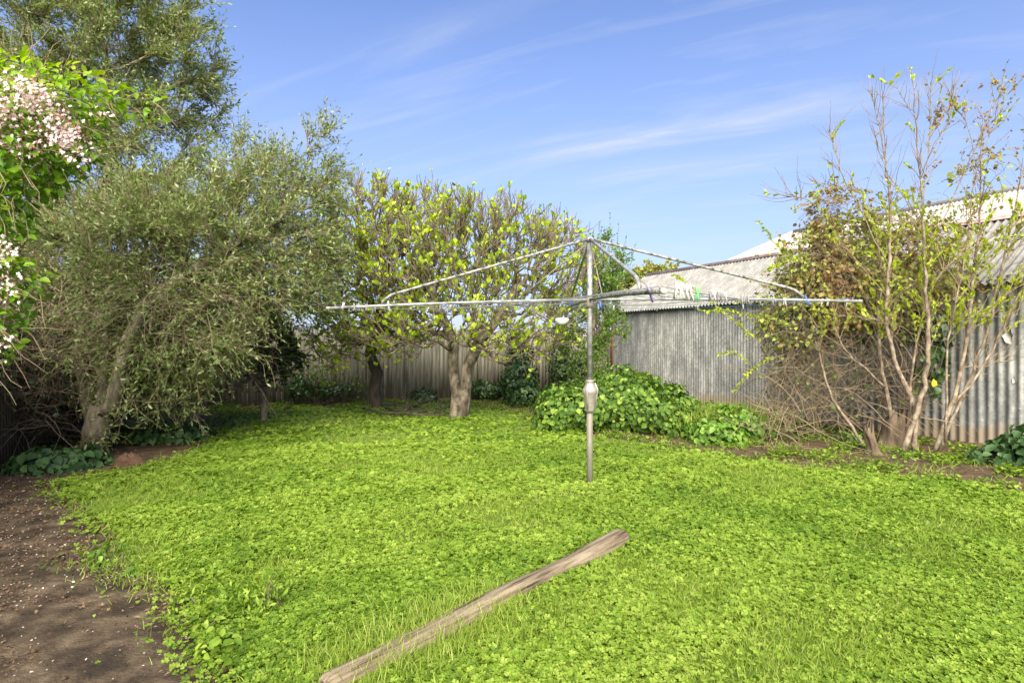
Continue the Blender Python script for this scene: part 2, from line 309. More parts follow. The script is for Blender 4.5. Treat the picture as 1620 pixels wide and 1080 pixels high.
def galv(name, lo, mid, hi, tan=False, roof=False):
    m, nt, o = newmat(name)
    t = N(nt, 'ShaderNodeTexCoord')
    v = N(nt, 'ShaderNodeTexNoise', inp={'Scale': 13 if not roof else 4, 'Detail': 10, 'Roughness': .8}); L(nt, t.outputs['Object'], v.inputs['Vector'])
    mp = N(nt, 'ShaderNodeMapping', inp={'Scale': (3.2, 3.2, .8)}); L(nt, t.outputs['Object'], mp.inputs[0])
    s = N(nt, 'ShaderNodeTexNoise', inp={'Scale': 1.6, 'Detail': 6, 'Roughness': .6}); L(nt, mp.outputs[0], s.inputs['Vector'])
    ad = N(nt, 'ShaderNodeMix', data_type='FLOAT', inp={0: .45}); L(nt, v.outputs['Fac'], ad.inputs[2]); L(nt, s.outputs['Fac'], ad.inputs[3])
    c = ramp(nt, ad.outputs[0], [(.40, lo), (.5, mid), (.59, hi)])
    if tan:
        sp = N(nt, 'ShaderNodeSeparateXYZ'); L(nt, t.outputs['Object'], sp.inputs[0])
        n3 = N(nt, 'ShaderNodeTexNoise', inp={'Scale': 1.3, 'Detail': 5}); L(nt, t.outputs['Object'], n3.inputs['Vector'])
        mm = N(nt, 'ShaderNodeMath', operation='MULTIPLY_ADD', inp={1: -.55, 2: .62}); L(nt, n3.outputs['Fac'], mm.inputs[0])
        df = N(nt, 'ShaderNodeMath', operation='SUBTRACT'); L(nt, mm.outputs[0], df.inputs[0]); L(nt, sp.outputs[2], df.inputs[1])
        sc = N(nt, 'ShaderNodeMath', operation='MULTIPLY', inp={1: 7.}, use_clamp=True); L(nt, df.outputs[0], sc.inputs[0])
        mx = N(nt, 'ShaderNodeMix', data_type='RGBA', inp={7: (.30, .25, .18, 1)}); L(nt, sc.outputs[0], mx.inputs[0]); L(nt, c, mx.inputs[6]); c = mx.outputs[2]
    if roof:
        n3 = N(nt, 'ShaderNodeTexNoise', inp={'Scale': .9, 'Detail': 7, 'Roughness': .7}); L(nt, t.outputs['Object'], n3.inputs['Vector'])
        rr = ramp(nt, n3.outputs['Fac'], [(.56, (0, 0, 0)), (.72, (.7, .7, .7))])
        mx = N(nt, 'ShaderNodeMix', data_type='RGBA', inp={7: (.34, .26, .19, 1)}); L(nt, rr, mx.inputs[0]); L(nt, c, mx.inputs[6]); c = mx.outputs[2]
    p = N(nt, 'ShaderNodeBsdfPrincipled', inp={'Roughness': .55, 'Metallic': .2, 'Specular IOR Level': .4}); L(nt, c, p.inputs['Base Color'])
    b = N(nt, 'ShaderNodeBump', inp={'Strength': .15, 'Distance': .004}); L(nt, v.outputs['Fac'], b.inputs['Height']); L(nt, b.outputs[0], p.inputs['Normal'])
    L(nt, p.outputs[0], o.inputs[0]); return m
M['wall_iron'] = galv('galvanised_wall_iron', (.16, .165, .15), (.26, .265, .24), (.44, .44, .40), tan=True)
M['roof_iron'] = galv('galvanised_roof_iron', (.15, .15, .135), (.21, .208, .19), (.28, .275, .25), roof=True)
M['pale_roof'] = galv('pale_roof_iron', (.30, .285, .25), (.36, .345, .31), (.43, .415, .38))
M['void'] = plain('dark_timber', (.05, .04, .035), .9)

# ---------------------------------------------------------------- ground
def sheet(name, pts, z, mat):
    me = bpy.data.meshes.new(name); me.from_pydata([(float(p[0]), float(p[1]), z) for p in pts], [], [list(range(len(pts)))]); me.materials.append(mat)
    o = bpy.data.objects.new(name, me); C.objects.link(o); return tag(o, None, kind='structure')
sheet('ground', [(-400, -60), (400, -60), (400, 900), (-400, 900)], 0, M['soil'])
lawn_px = [(1800, 815), (1620, 785), (1500, 768), (1400, 756), (1300, 745), (1220, 735), (1120, 722), (1020, 700), (920, 690), (850, 668), (800, 650), (740, 645), (640, 645), (560, 648), (480, 642), (400, 650), (375, 668), (350, 690), (320, 715), (250, 735), (165, 752), (90, 765), (130, 800), (175, 835), (195, 862), (140, 882), (190, 905), (270, 925), (315, 960), (325, 1005), (345, 1045), (385, 1080), (420, 1180), (500, 1500), (1500, 1500), (2300, 1080)]
LAWN = np.array([gr(*p)[:2] for p in lawn_px])
def inpoly(x, y, P):
    r = np.zeros(len(x), bool); j = len(P)-1
    for i in range(len(P)):
        xi, yi = P[i]; xj, yj = P[j]
        r ^= ((yi > y) != (yj > y)) & (x < (xj-xi)*(y-yi)/(yj-yi+1e-12)+xi); j = i
    return r
sheet('lawn', LAWN, .004, M['turf'])
sheet('path', [gr(-500, 800)[:2], gr(90, 790)[:2], gr(170, 840)[:2], gr(190, 880)[:2], gr(300, 930)[:2], gr(360, 1080)[:2], gr(400, 1500)[:2], gr(-1500, 1500)[:2], gr(-2500, 1000)[:2]], .008, M['slab'])

# lawn leaves: density follows distance so that near ones are small and dense
def lawn_pts(n, y0, y1, edge=.13, xm=1.3):
    n = int(n*1.3)
    Y = np.sqrt(rng.uniform(y0*y0, y1*y1, n)); X = Y*rng.uniform(-xm, xm, n)
    jx = X+edge*rng.normal(size=n); jy = Y+edge*rng.normal(size=n)
    k = inpoly(jx, jy, LAWN); return X[k], Y[k]
def turf_h(x, y): return .022+.018*wob(x, y, 2.1)+.012*wob(y+5, x, 5.)
mb = MB()
for (n, y0, y1, s) in ((84000, 1.8, 3.6, .0148), (84000, 3.6, 5.6, .0180), (82000, 5.6, 8.5, .024), (70000, 8.5, 15.2, .034)):
    x, y = lawn_pts(n, y0, y1)
    dens = wob(x+3, y, 1.1)+.5*wob(x, y+9, 3.3)
    k = rng.random(len(x)) < np.clip(.85+1.1*dens, .07, 1); x, y, dens = x[k], y[k], dens[k]
    m = len(x); z = turf_h(x, y)+rng.random(m)*.022+.008; C0 = np.stack([x, y, z], 1)
    sz = s*rng.uniform(.55, 1.35, m)*(1+.25*wob(x, y, 2.9)); a0 = rng.random(m)*6.28; tn = np.clip(.5+.24*rng.normal(size=m)+.30*wob(x+7, y+1, .8)+.16*wob(x, y+4, 2.6)-.1*wob(x, y, 4.), 0, 1)
    tl = nrm(np.stack([rng.normal(size=m)*.30, rng.normal(size=m)*.30-.12, np.ones(m)], 1))
    for j in range(3):
        an = a0+j*2.094+rng.normal(size=m)*.15; d = np.stack([np.cos(an), np.sin(an), np.zeros(m)], 1); d = nrm(d-tl*(d*tl).sum(1, keepdims=True)); d[:, 2] += rng.uniform(-.15, .2, m)
        leaves(mb, C0, d, tl, sz, .56, 'heart' if y0 < 8 else 'lance', np.clip(tn+rng.normal(size=m)*.05, 0, 1))
n = 110000; Y = np.sqrt(rng.uniform(6*6, 15*15, n)); X = Y*rng.uniform(-.85, 1., n); k = ~inpoly(X, Y, LAWN) & (((X > 1.5) & (X < 9.7-.466*Y+.6)) | ((X < 1.5) & (Y > 8.5) & (X > -7)))
k &= rng.random(n) < np.clip(.12+1.0*wob(X*1.3+5, Y*1.3, 2.0), .02, .9); X, Y = X[k], Y[k]; m = len(X)
for j in range(3):
    leaves(mb, np.stack([X, Y, .015+.05*rng.random(m)], 1), rv(m)*[1, 1, .3], np.array([[0, 0, 1.]])+rv(m)*.5, .04*rng.uniform(.5, 1.4, m), .5, 'lance', np.clip(.35+.3*rng.normal(size=m), 0, 1))
tag(mb.build('clover', M['clover']), None, kind='stuff')
mb = MB()
for (n, y0, y1, s) in ((110000, 1.8, 4, .05), (120000, 4, 8, .06), (60000, 8, 15.2, .07)):
    x, y = lawn_pts(n, y0, y1, .14); k = rng.random(len(x)) < np.clip(.38-1.3*wob(x+3, y, 1.1)-.65*wob(x, y+9, 3.3), .10, 1); x, y = x[k], y[k]; m = len(x)
    P0 = np.stack([x, y, turf_h(x, y)*.5+.008], 1); d = np.stack([rng.normal(size=m)*.6, rng.normal(size=m)*.6, np.ones(m)], 1)
    leaves(mb, P0, d, nrm(np.stack([rng.normal(size=m), rng.normal(size=m), np.zeros(m)+.3], 1)), s*rng.uniform(.6, 1.6, m), .030+.0*x, 'blade', np.clip(.5+.28*rng.normal(size=m), 0, 1))
# sparse weeds and dry blades in the beds beyond the lawn edge
n = 110000; Y = np.sqrt(rng.uniform(6*6, 15*15, n)); X = Y*rng.uniform(-.85, 1., n); k = ~inpoly(X, Y, LAWN) & (((X > 1.5) & (X < 9.7-.466*Y+.6)) | ((X < 1.5) & (Y > 8.5) & (X > -7)))
dl = wob(X*1.3+1, Y*1.3, 2.0); k &= rng.random(n) < np.clip(.22+.8*dl, .03, .9); X, Y = X[k], Y[k]; m = len(X)
P0 = np.stack([X, Y, np.full(m, .01)], 1); leaves(mb, P0, np.stack([rng.normal(size=m)*.8, rng.normal(size=m)*.8, np.ones(m)], 1), rv(m), rng.uniform(.05, .14, m), .03+.0*X, 'blade', np.clip(.55+.3*rng.normal(size=m), 0, 1))
# longer tufts beside the log
c = [gr(760, 955), gr(640, 1010), gr(700, 980), gr(590, 1035), gr(665, 1045), gr(730, 1010), gr(600, 1070), gr(790, 975), gr(545, 1060)]
for q in c:
    m = 420; P0 = np.stack([q[0]+rng.normal(size=m)*.13, q[1]+rng.normal(size=m)*.10, np.full(m, .01)], 1)
    leaves(mb, P0, np.stack([rng.normal(size=m)*.35, rng.normal(size=m)*.35, np.ones(m)], 1), rv(m), rng.uniform(.05, .15, m), .018, 'blade', np.clip(.65+.3*rng.normal(size=m), 0, 1))
tag(mb.build('grass', M['grass']), None, kind='stuff')
# litter on the bare soil and slab
mb = MB(); n = 60000
Y = np.sqrt(rng.uniform(4, 200, n)); X = Y*rng.uniform(-1.05, 1.0, n); k = ~inpoly(X+.05*rng.normal(size=n), Y+.05*rng.normal(size=n), LAWN); X, Y = X[k], Y[k]
k = rng.random(len(X)) < np.clip(.4+1.3*wob(X, Y, 1.9), .10, 1); X, Y = X[k], Y[k]; m = len(X)
leaves(mb, np.stack([X, Y, .012+rng.random(m)*.02], 1), np.stack([rng.normal(size=m), rng.normal(size=m), rng.normal(size=m)*.2], 1), np.array([[0, 0, 1.]])+rng.normal(size=(m, 3))*.3, rng.uniform(.006, .034, m)*(1+Y*.05), .22, 'lance')
tag(mb.build('leaf_litter', M['litter']), None, kind='stuff')
mb = MB(); n = 30000
Y = rng.uniform(2.4, 7.5, n); X = -Y*rng.uniform(.40, 1., n); k = (~inpoly(X+.06, Y, LAWN)) & (rng.random(n) < np.clip(.10+1.5*wob(X*.8-.5*Y, Y*2.2+X, 1.6)+.2*(Y-3.4), .03, 1)); X, Y = X[k], Y[k]; m = len(X)
leaves(mb, np.stack([X, Y, .011+rng.random(m)*.012], 1), np.stack([rng.normal(size=m), rng.normal(size=m), rng.normal(size=m)*.25], 1), np.array([[0, 0, 1.]])+rng.normal(size=(m, 3))*.4, rng.uniform(.005, .026, m), rng.uniform(.06, .4, m), 'lance')
tag(mb.build('leaf_litter', M['litter']), None, kind='stuff')
mb = MB(); n = 5000
Y = rng.uniform(2.5, 7., n); X = -Y*rng.uniform(.38, 1., n); near_edge = inpoly(X+.22, Y+.05, LAWN) & ~inpoly(X-.02, Y, LAWN); k = (near_edge | (rng.random(n) < .05)) & (~inpoly(X, Y, LAWN)) & (wob(X*2, Y*2, 2.) > -.15); X, Y = X[k], Y[k]; m = len(X); rr = rng.uniform(.004, .020, m)
oc = np.array([[1, 0, 0], [0, 1, 0], [-1, 0, 0], [0, -1, 0], [0, 0, 1], [0, 0, -1.]]); V = np.stack([X, Y, .008+rr*.4], 1)[:, None]+oc[None]*rr[:, None, None]*rng.uniform(.6, 1.3, (m, 6, 1))
mb.add(V.reshape(-1, 3), (np.array([[0, 1, 4], [1, 2, 4], [2, 3, 4], [3, 0, 4], [1, 0, 5], [2, 1, 5], [3, 2, 5], [0, 3, 5]])[None]+(np.arange(m)*6)[:, None, None]).reshape(-1, 3))
tag(mb.build('soil_crumbs', M['soil']), None, kind='stuff')
mb = MB(); n = 3600
Y = rng.uniform(2.4, 7.5, n); X = -Y*rng.uniform(.42, 1., n); k = (~inpoly(X, Y, LAWN)) & (rng.random(n) < np.clip(.15+(Y-2.6)*.16+.5*wob(X, Y, 2.2), .03, 1)); X, Y = X[k], Y[k]; m = len(X)
leaves(mb, np.stack([X, Y, .014+rng.random(m)*.012], 1), np.stack([rng.normal(size=m), rng.normal(size=m), rng.normal(size=m)*.15], 1), np.array([[0, 0, 1.]])+rng.normal(size=(m, 3))*.3, rng.uniform(.006, .018, m), .35, 'broad', rng.uniform(.1, .9, m))
tag(mb.build('fallen_petals', M['petal']), None, kind='stuff')

# ---------------------------------------------------------------- shed (runs away from the camera on the right)
U = np.array([-.4225, .9064, 0]); NN = np.array([.9064, .4225, 0]); ZZ = np.array([0, 0, 1.])     # along the wall away from camera; into the shed
W0 = np.array([6.76, 8.8, 0])
def sh(u, n, z): return W0+U*u+NN*n+ZZ*z
UE = 9.16; UJ = 3.1; US = -5.5                # far end, joint between sheets, near end
def corr(mb, u0, u1, pitch, amp, f0, f1, nrmdir):
    """corrugated sheet between edge functions f0(u), f1(u); waves displaced along nrmdir"""
    n = int((u1-u0)/pitch*8)+1; u = np.linspace(u0, u1, n); dlt = amp*np.sin(u/pitch*2*math.pi)
    A = np.array([f0(q)+nrmdir*d for q, d in zip(u, dlt)]); B = np.array([f1(q)+nrmdir*d for q, d in zip(u, dlt)])
    V = np.concatenate([A, B]); i = np.arange(n-1); mb.add(V, np.stack([i, i+1, i+n+1, i+n], 1))
shed = thing('shed', sh(2, 1, 0), 'long grey corrugated iron shed with low iron roof along the right boundary', 'shed')
EZ = 2.36; TP = .74; RS = 1.42
o = MB(); corr(o, UJ, UE, .080, .014, lambda u: sh(u, 0, -.02), lambda u: sh(u, 0, EZ+.06), -NN); wl = o.build('wall', M['wall_iron'], shed, True); tag(wl, 'mottled silver-grey finely corrugated wall at far end')
o = MB(); corr(o, US, UJ+.03, .125, .016, lambda u: sh(u, -.03, -.02), lambda u: sh(u, -.03, EZ+.05), -NN); wl = o.build('wall', M['wall_iron'], shed, True); tag(wl, 'darker widely corrugated wall behind the bare stems')
o = MB(); c = sh(UE+.035, .0, EZ/2); box(o, c, (.07, .07, EZ), math.atan2(U[1], U[0])); o.build('corner_post', M['red'], shed)
o = MB(); box(o, sh(UE-.02, 1.05, EZ/2), (2.0, .02, EZ), math.atan2(NN[1], NN[0])); o.build('end_wall', M['void'], shed)
o = MB()
for z in (.55, 1.45, 2.28):
    for u in np.arange(UJ+.1, UE, .24): bar(o, sh(u, -.010, z), sh(u, -.026, z), .008, 5)
    for u in np.arange(US+.03, UJ, .375): bar(o, sh(u, -.042, z), sh(u, -.062, z), .010, 5)
tag(o.build('screws', M['rust'], shed), None, kind='stuff')
rn = nrm(np.array(-NN*TP+ZZ)); sl = lambda u, n: sh(u, n, EZ+(n)*TP+.05)
o = MB(); corr(o, US, UE+.32, .105, .026, lambda u: sl(u, -.16), lambda u: sl(u, RS), rn); o.build('roof', M['roof_iron'], shed, True)
o = MB(); 
for q in (0, 1): pass
V = np.array([sl(US, RS), sl(UE+.32, RS), sh(UE+.32, RS+.9, EZ+.4), sh(US, RS+.9, EZ+.4)]); V2 = V-ZZ*.03; o.add(np.concatenate([V, V2]), [[0, 1, 2, 3], [7, 6, 5, 4], [0, 4, 5, 1], [2, 6, 7, 3]]); o.build('rear_roof', M['roof_iron'], shed)
o = MB(); 
V, Q, c_ = tubes(np.array([sl(US, RS)+ZZ*.02, sl(UE+.34, RS)+ZZ*.02]), np.array([.035, .035]), 10, True); o.add(V, Q, c_)
for s_ in (-1, 1): 
    a0 = sl(US, RS)+ZZ*.045; a1 = sl(UE+.34, RS)+ZZ*.045; d = nrm(NN*s_-ZZ*TP)*.11; V = np.array([a0, a1, a1+d, a0+d]); V = np.concatenate([V, V-ZZ*.006]); o.add(V, [[0, 1, 2, 3], [7, 6, 5, 4], [0, 3, 7, 4], [2, 1, 5, 6]])
o.build('ridge_cap', M['rust'], shed)
o = MB(); a0 = sl(UE+.33, -.16)-ZZ*.03; a1 = sl(UE+.33, RS)-ZZ*.03; poly_tube(o, [a0, a1], .03, 4); o.build('barge_board', M['rust'], shed)
o = MB(); 
for u0, u1 in ((US, UE+.2),): bar(o, sh(u0, -.075, EZ-.03), sh(u1, -.075, EZ-.03), .028, 4)
o.build('eave_batten', M['void'], shed)
o = MB(); rg = np.random.default_rng(3)
for (u, z, rr) in ((-.46, 1.57, .085), (-.53, .95, .03)):
    o = MB(); an = np.arange(14)*2*math.pi/14; r_ = rr*.75*(1+.15*rg.normal(size=14)); V = np.array([sh(u+math.cos(a_)*q, -.055, z+math.sin(a_)*q*1.9) for a_, q in zip(an, r_)]); V = np.concatenate([V, V+NN*.006]); o.add(V, [list(range(14))], [[i+14 for i in range(13, -1, -1)]], [[i, (i+1) % 14, (i+1) % 14+14, i+14] for i in range(14)])
    tag(o.build('paint_splash', M['peg_white'], shed), 'white paint splash on the grey iron')

# neighbour's house roof behind
house = thing('house', (10.5, 14.0, 0), 'house with tall pale corrugated roof rising behind the grey shed', 'house')
A0 = np.array([8.08, 17.2, 4.6]); TH = .60; WD = 2.5; LN = 14.0
def hs(u, n, z): return A0*np.array([1, 1, 0])+U*u+NN*n+ZZ*z
o = MB(); rn2 = nrm(-NN*TH+ZZ)
corr(o, -LN, 0, .090, .016, lambda u: hs(u, -WD, 4.6-WD*TH), lambda u: hs(u, 0, 4.6), rn2)
corr(o, 0.001, WD, .090, .016, lambda u: hs(u, -WD, 4.6-WD*TH), lambda u: hs(u, -u, 4.6-u*TH), rn2)
o.build('roof', M['pale_roof'], house, True)
o = MB(); V = np.array([hs(0, 0, 4.6), hs(WD, -WD, 4.6-WD*TH), hs(WD, WD, 4.6-WD*TH)]); o.add(np.concatenate([V, V-ZZ*.03]), [[0, 2, 1], [3, 4, 5]]); V = np.array([hs(-LN, 0, 4.6), hs(0, 0, 4.6), hs(WD, WD, 4.6-WD*TH), hs(-LN, WD, 4.6-WD*TH)]); o.add(np.concatenate([V, V-ZZ*.03]), [[0, 3, 2, 1], [4, 5, 6, 7]]); o.build('rear_roof', M['pale_roof'], house)
o = MB(); bar(o, hs(-LN, 0, 4.61), hs(0, 0, 4.61), .07, 8); bar(o, hs(0, 0, 4.61), hs(WD, -WD, 4.61-WD*TH), .06, 8); o.build('ridge_cap', M['pale_roof'], house)
o = MB(); box(o, hs(-LN/2+WD/2-.2, 0, 1.5), (LN+WD-.6, WD*2-.7, 3.0), math.atan2(U[1], U[0])); o.build('wall', M['paling'], house)

# ---------------------------------------------------------------- paling fence at the back
F0 = np.array([-6.28, 13.65, 0]); 
fence = thing('paling_fence', F0+NN*4, 'grey weathered timber paling fence across the back of the yard', 'fence')
o = MB(); u = -9.0
while u < 10.35:
    hh = 1.78+.025*rng.normal(); wd_ = .098+.006*rng.normal(); c = F0+NN*(u+.05)+U*(rng.normal()*.004+(.012 if int(u/.105) % 2 else 0))
    box(o, (c[0], c[1], hh/2), (wd_, .016, hh), math.atan2(NN[1], NN[0])+rng.normal()*.01); u += .105
o.build('palings', M['paling'], fence)
for z in (.35, 1.5):
    o = MB(); a0 = F0+NN*-9+U*.05+ZZ*z; a1 = F0+NN*10.3+U*.05+ZZ*z; bar(o, a0, a1, .045, 4); o.build('rail', M['rail'], fence)
for q in np.arange(-8.5, 10.4, 2.4):
    o = MB(); c = F0+NN*q+U*.13; box(o, (c[0], c[1], .86), (.1, .1, 1.72), math.atan2(NN[1], NN[0])); o.build('post', M['rail'], fence)
# unseen left boundary fence, added as dark backing for the shade behind the thicket
side = thing('paling_fence', (-8.6, 8, 0), 'unseen side fence added as dark backing behind the brown bramble thicket on the left', 'fence')
F1 = F0-NN*2.6; o = MB(); u = 0.
while u < 12.5:
    hh = 1.78+.025*rng.normal(); c = F1-U*(u+.05); box(o, (c[0], c[1], hh/2), (.1, .016, hh), math.atan2(U[1], U[0])+rng.normal()*.01); u += .105
o.build('palings', M['rail'], side)
o = MB(); bar(o, F1+ZZ*1.5-NN*.05, F1-U*12.5+ZZ*1.5-NN*.05, .045, 4); o.build('rail', M['void'], side)

# ---------------------------------------------------------------- trees
def PL(px, py, Y, rx, ry, rY, *w): c = at(px, py, Y); return (c[0], c[1], c[2], rx/F*Y, rY, ry/F*Y, *w)
def chain(*pts): return [at(*p) for p in pts]
def crown_tree(name, label, cat, group, chains, lobes, nt_, base, tip, bark, twm, leafm, ntw, twl, nleaf, lsz, lw, lshape='lance', bend=(0, 0, 0), bf=.3, arc=0, seg=.3, tw_r=.004, out=.5, up=.2, shell=1.0, ldir=.8, wig=.2, tint=None, jit=.12, mindesc=3, zmin=0.):
    root = chains[0][0]; t = thing(name, (root[0], root[1], 0), label, cat, group)
    T, _, _ = in_lobes(lobes, nt_, shell); T[:, 2] = np.maximum(T[:, 2], .15)
    g = grow(chains, T, bf, seg, jit, arc, tip, base, zmin); P, par, Rr, cnt, ch = g
    mbt = MB(); tree_mesh(mbt, g); mbt.build('trunk', bark, t, True)
    cand = np.where(cnt <= mindesc)[0]; cand = cand[cand > 0]; I = rng.choice(cand, ntw)
    cen = np.array([l[:3] for l in lobes]).mean(0); O = P[I]+(P[par[I]]-P[I])*rng.random((ntw, 1))
    D = nrm(P[I]-P[par[I]])*.7+nrm(O-cen)*out+rv(ntw)*.8+np.array([0, 0, up])
    ln = twl*rng.uniform(.5, 1.4, ntw); tw = twigs(O, D, ln, 5, bend, wig)
    m2 = MB(); V, Q, _c = tubes(tw, np.linspace(tw_r, tw_r*.35, 5)[None], 3); m2.add(V, Q); m2.build('twigs', twm, t)
    m3 = MB(); LP, LT = along(tw, nleaf, .12); m = len(LP); LD = LT*ldir+rv(m)*.8
    leaves(m3, LP, LD, rv(m)+np.array([0, 0, .7]), lsz*rng.uniform(.55, 1.25, m), lw, lshape, None if tint is None else tint(LP, m)); m3.build('crown', leafm, t)
    return t, g, tw
# tall olive at the far left, crown going out of the frame
crown_tree('olive_tree', 'tall olive tree at far left rising past the frame top behind pink-white flowers', 'tree', 'olive trees',
    [[gr(20, 690)+np.array([-.6, 1.2, 0]), at(20, 560, 9.6), at(60, 380, 9.6), at(110, 200, 9.5), at(150, 20, 9.4)]],
    [PL(40, 60, 9.5, 230, 170, 1.6), PL(190, 110, 9.3, 150, 130, 1.2), PL(250, 190, 9.2, 85, 105, 1.0), PL(235, 20, 9.2, 95, 80, 1.0), PL(160, 290, 9.2, 160, 110, 1.2), PL(290, 270, 9.2, 60, 70, .8), PL(300, 120, 9.2, 45, 90, .8), PL(20, 300, 9.6, 150, 200, 1.4), PL(-160, 200, 9.6, 200, 300, 1.5), PL(90, -140, 9.5, 200, 130, 1.3)],
    1100, .22, .006, M['olive_bark'], M['twig'], M['olive'], 20000, .42, 10, .070, .17, up=.25, out=.8, shell=1.2, zmin=2.2)
# spreading olive with visible trunk
crown_tree('olive_tree', 'spreading silvery olive tree with thick forked grey trunk in the left garden bed', 'tree', 'olive trees',
    [[gr(148, 712), at(152, 680, 7.8), at(160, 640, 7.8), at(165, 600, 7.8), at(168, 560, 7.8), at(160, 500, 7.9)],
     [at(158, 655, 7.8), at(178, 640, 7.7), at(188, 600, 7.7), at(196, 555, 7.7), at(230, 480, 7.9), at(300, 430, 8.2), at(370, 390, 8.6), at(430, 355, 8.9)],
     [at(158, 690, 7.8), at(185, 665, 7.6), at(205, 640, 7.5), at(212, 632, 7.45)],
     [at(150, 680, 7.8), at(138, 630, 8.0), at(125, 570, 8.1), at(130, 520, 8.2), at(120, 450, 8.3)],
     [at(160, 620, 7.8), at(135, 590, 7.9), at(110, 575, 7.9), at(80, 560, 7.9), at(78, 520, 7.9)]],
    [PL(440, 380, 9.2, 100, 130, 1.1), PL(490, 300, 9.4, 48, 95, .6), PL(405, 290, 9.4, 55, 60, .7), PL(497, 232, 9.3, 20, 48, .25), PL(445, 262, 9.3, 22, 40, .3), PL(495, 430, 9.4, 50, 80, .7), PL(330, 400, 8.8, 140, 110, 1.2), PL(230, 400, 8.4, 150, 110, 1.1), PL(110, 420, 8.4, 120, 90, 1.0), PL(400, 450, 9.0, 105, 62, .9), PL(290, 540, 8.4, 110, 70, .8), PL(280, 610, 8.2, 60, 50, .4), PL(90, 500, 8.2, 100, 60, .7)],
    1000, .155, .006, M['olive_bark'], M['twig'], M['olive'], 9500, .45, 9, .070, .17, up=.25, out=.7, bend=(0, 0, .05), shell=1.0, zmin=1.5)
# dead brown twigs hanging inside it belong to a bramble thicket below
def thicket(name, label, cat, lobes, n, ln, mat, rad=.005, leafm=None, nl=2, lsz=.03, bend=(0, 0, -1.0), up=.9, shp='broad', lw=.42):
    cen = np.array(lobes[0][:3]); t = thing(name, (cen[0], cen[1], 0), label, cat)
    O, o_, _ = in_lobes(lobes, n, 1.0); O[:, 2] = np.maximum(O[:, 2], .02)
    D = rv(n)+np.array([0, 0, up])+o_*.3; tw = twigs(O, D, ln*rng.uniform(.4, 1.4, n), 7, bend, .22); tw[..., 2] = np.maximum(tw[..., 2], .015)
    m = MB(); V, Q, _c = tubes(tw, np.linspace(rad, rad*.4, 7)[None]*rng.uniform(.6, 1.4, (n, 1)), 3); m.add(V, Q); m.build('stems', mat, t)
    if leafm:
        m3 = MB(); LP, LT = along(tw, nl, .3); k = len(LP); leaves(m3, LP, LT+rv(k), rv(k)+np.array([0, 0, .8]), lsz*rng.uniform(.5, 1.3, k), lw, shp); m3.build('leaves', leafm, t)
    return t
thicket('bramble_thicket', 'tangled dead brown bramble thicket in deep shade left of the olive trunk', 'thicket',
    [PL(60, 600, 8.8, 150, 110, 1.0), PL(-120, 600, 8.5, 150, 120, 1.0), PL(150, 560, 9.4, 140, 120, .6), PL(300, 560, 9.8, 130, 90, .6), PL(10, 600, 7.5, 90, 105, .5)], 7000, 1.0, M['dead_twig'], .006, M['ivy'], 2, .05, bend=(0, 0, -.6))
thicket('bramble_thicket', 'brown leafless creeper stems hanging under the middle of the olive crown', 'thicket',
    [PL(200, 500, 7.9, 120, 60, .6), PL(310, 500, 8.1, 90, 50, .5), PL(130, 560, 7.7, 50, 60, .3), PL(255, 470, 7.9, 120, 40, .4), PL(380, 440, 8.6, 80, 50, .5)], 900, .8, M['twig'], .004, M['olive'], 9, .068, bend=(0, 0, -1.3), up=.3, shp='lance', lw=.17)
# small citrus
b = gr(418, 668)
crown_tree('citrus_tree', 'small dark-leaved citrus tree with thin bare trunk at the lawn edge', 'tree', None,
    [[b, b+[-.02, 0, .35], b+[-.06, 0, .72], b+[-.08, .05, 1.1]], [b+[-.05, 0, .68], b+[-.35, .1, .95], b+[-.6, .1, 1.2]], [b+[-.06, 0, .6], b+[.15, 0, .85], b+[.25, .1, 1.2]]],
    [PL(400, 555, 11, 62, 48, .6), PL(440, 560, 11, 35, 40, .4), PL(375, 580, 11, 30, 30, .3), PL(415, 510, 11, 50, 40, .5)], 90, .062, .008, M['olive_bark'], M['dead_twig'], M['citrus'], 520, .25, 9, .10, .24, 'broad', up=0)
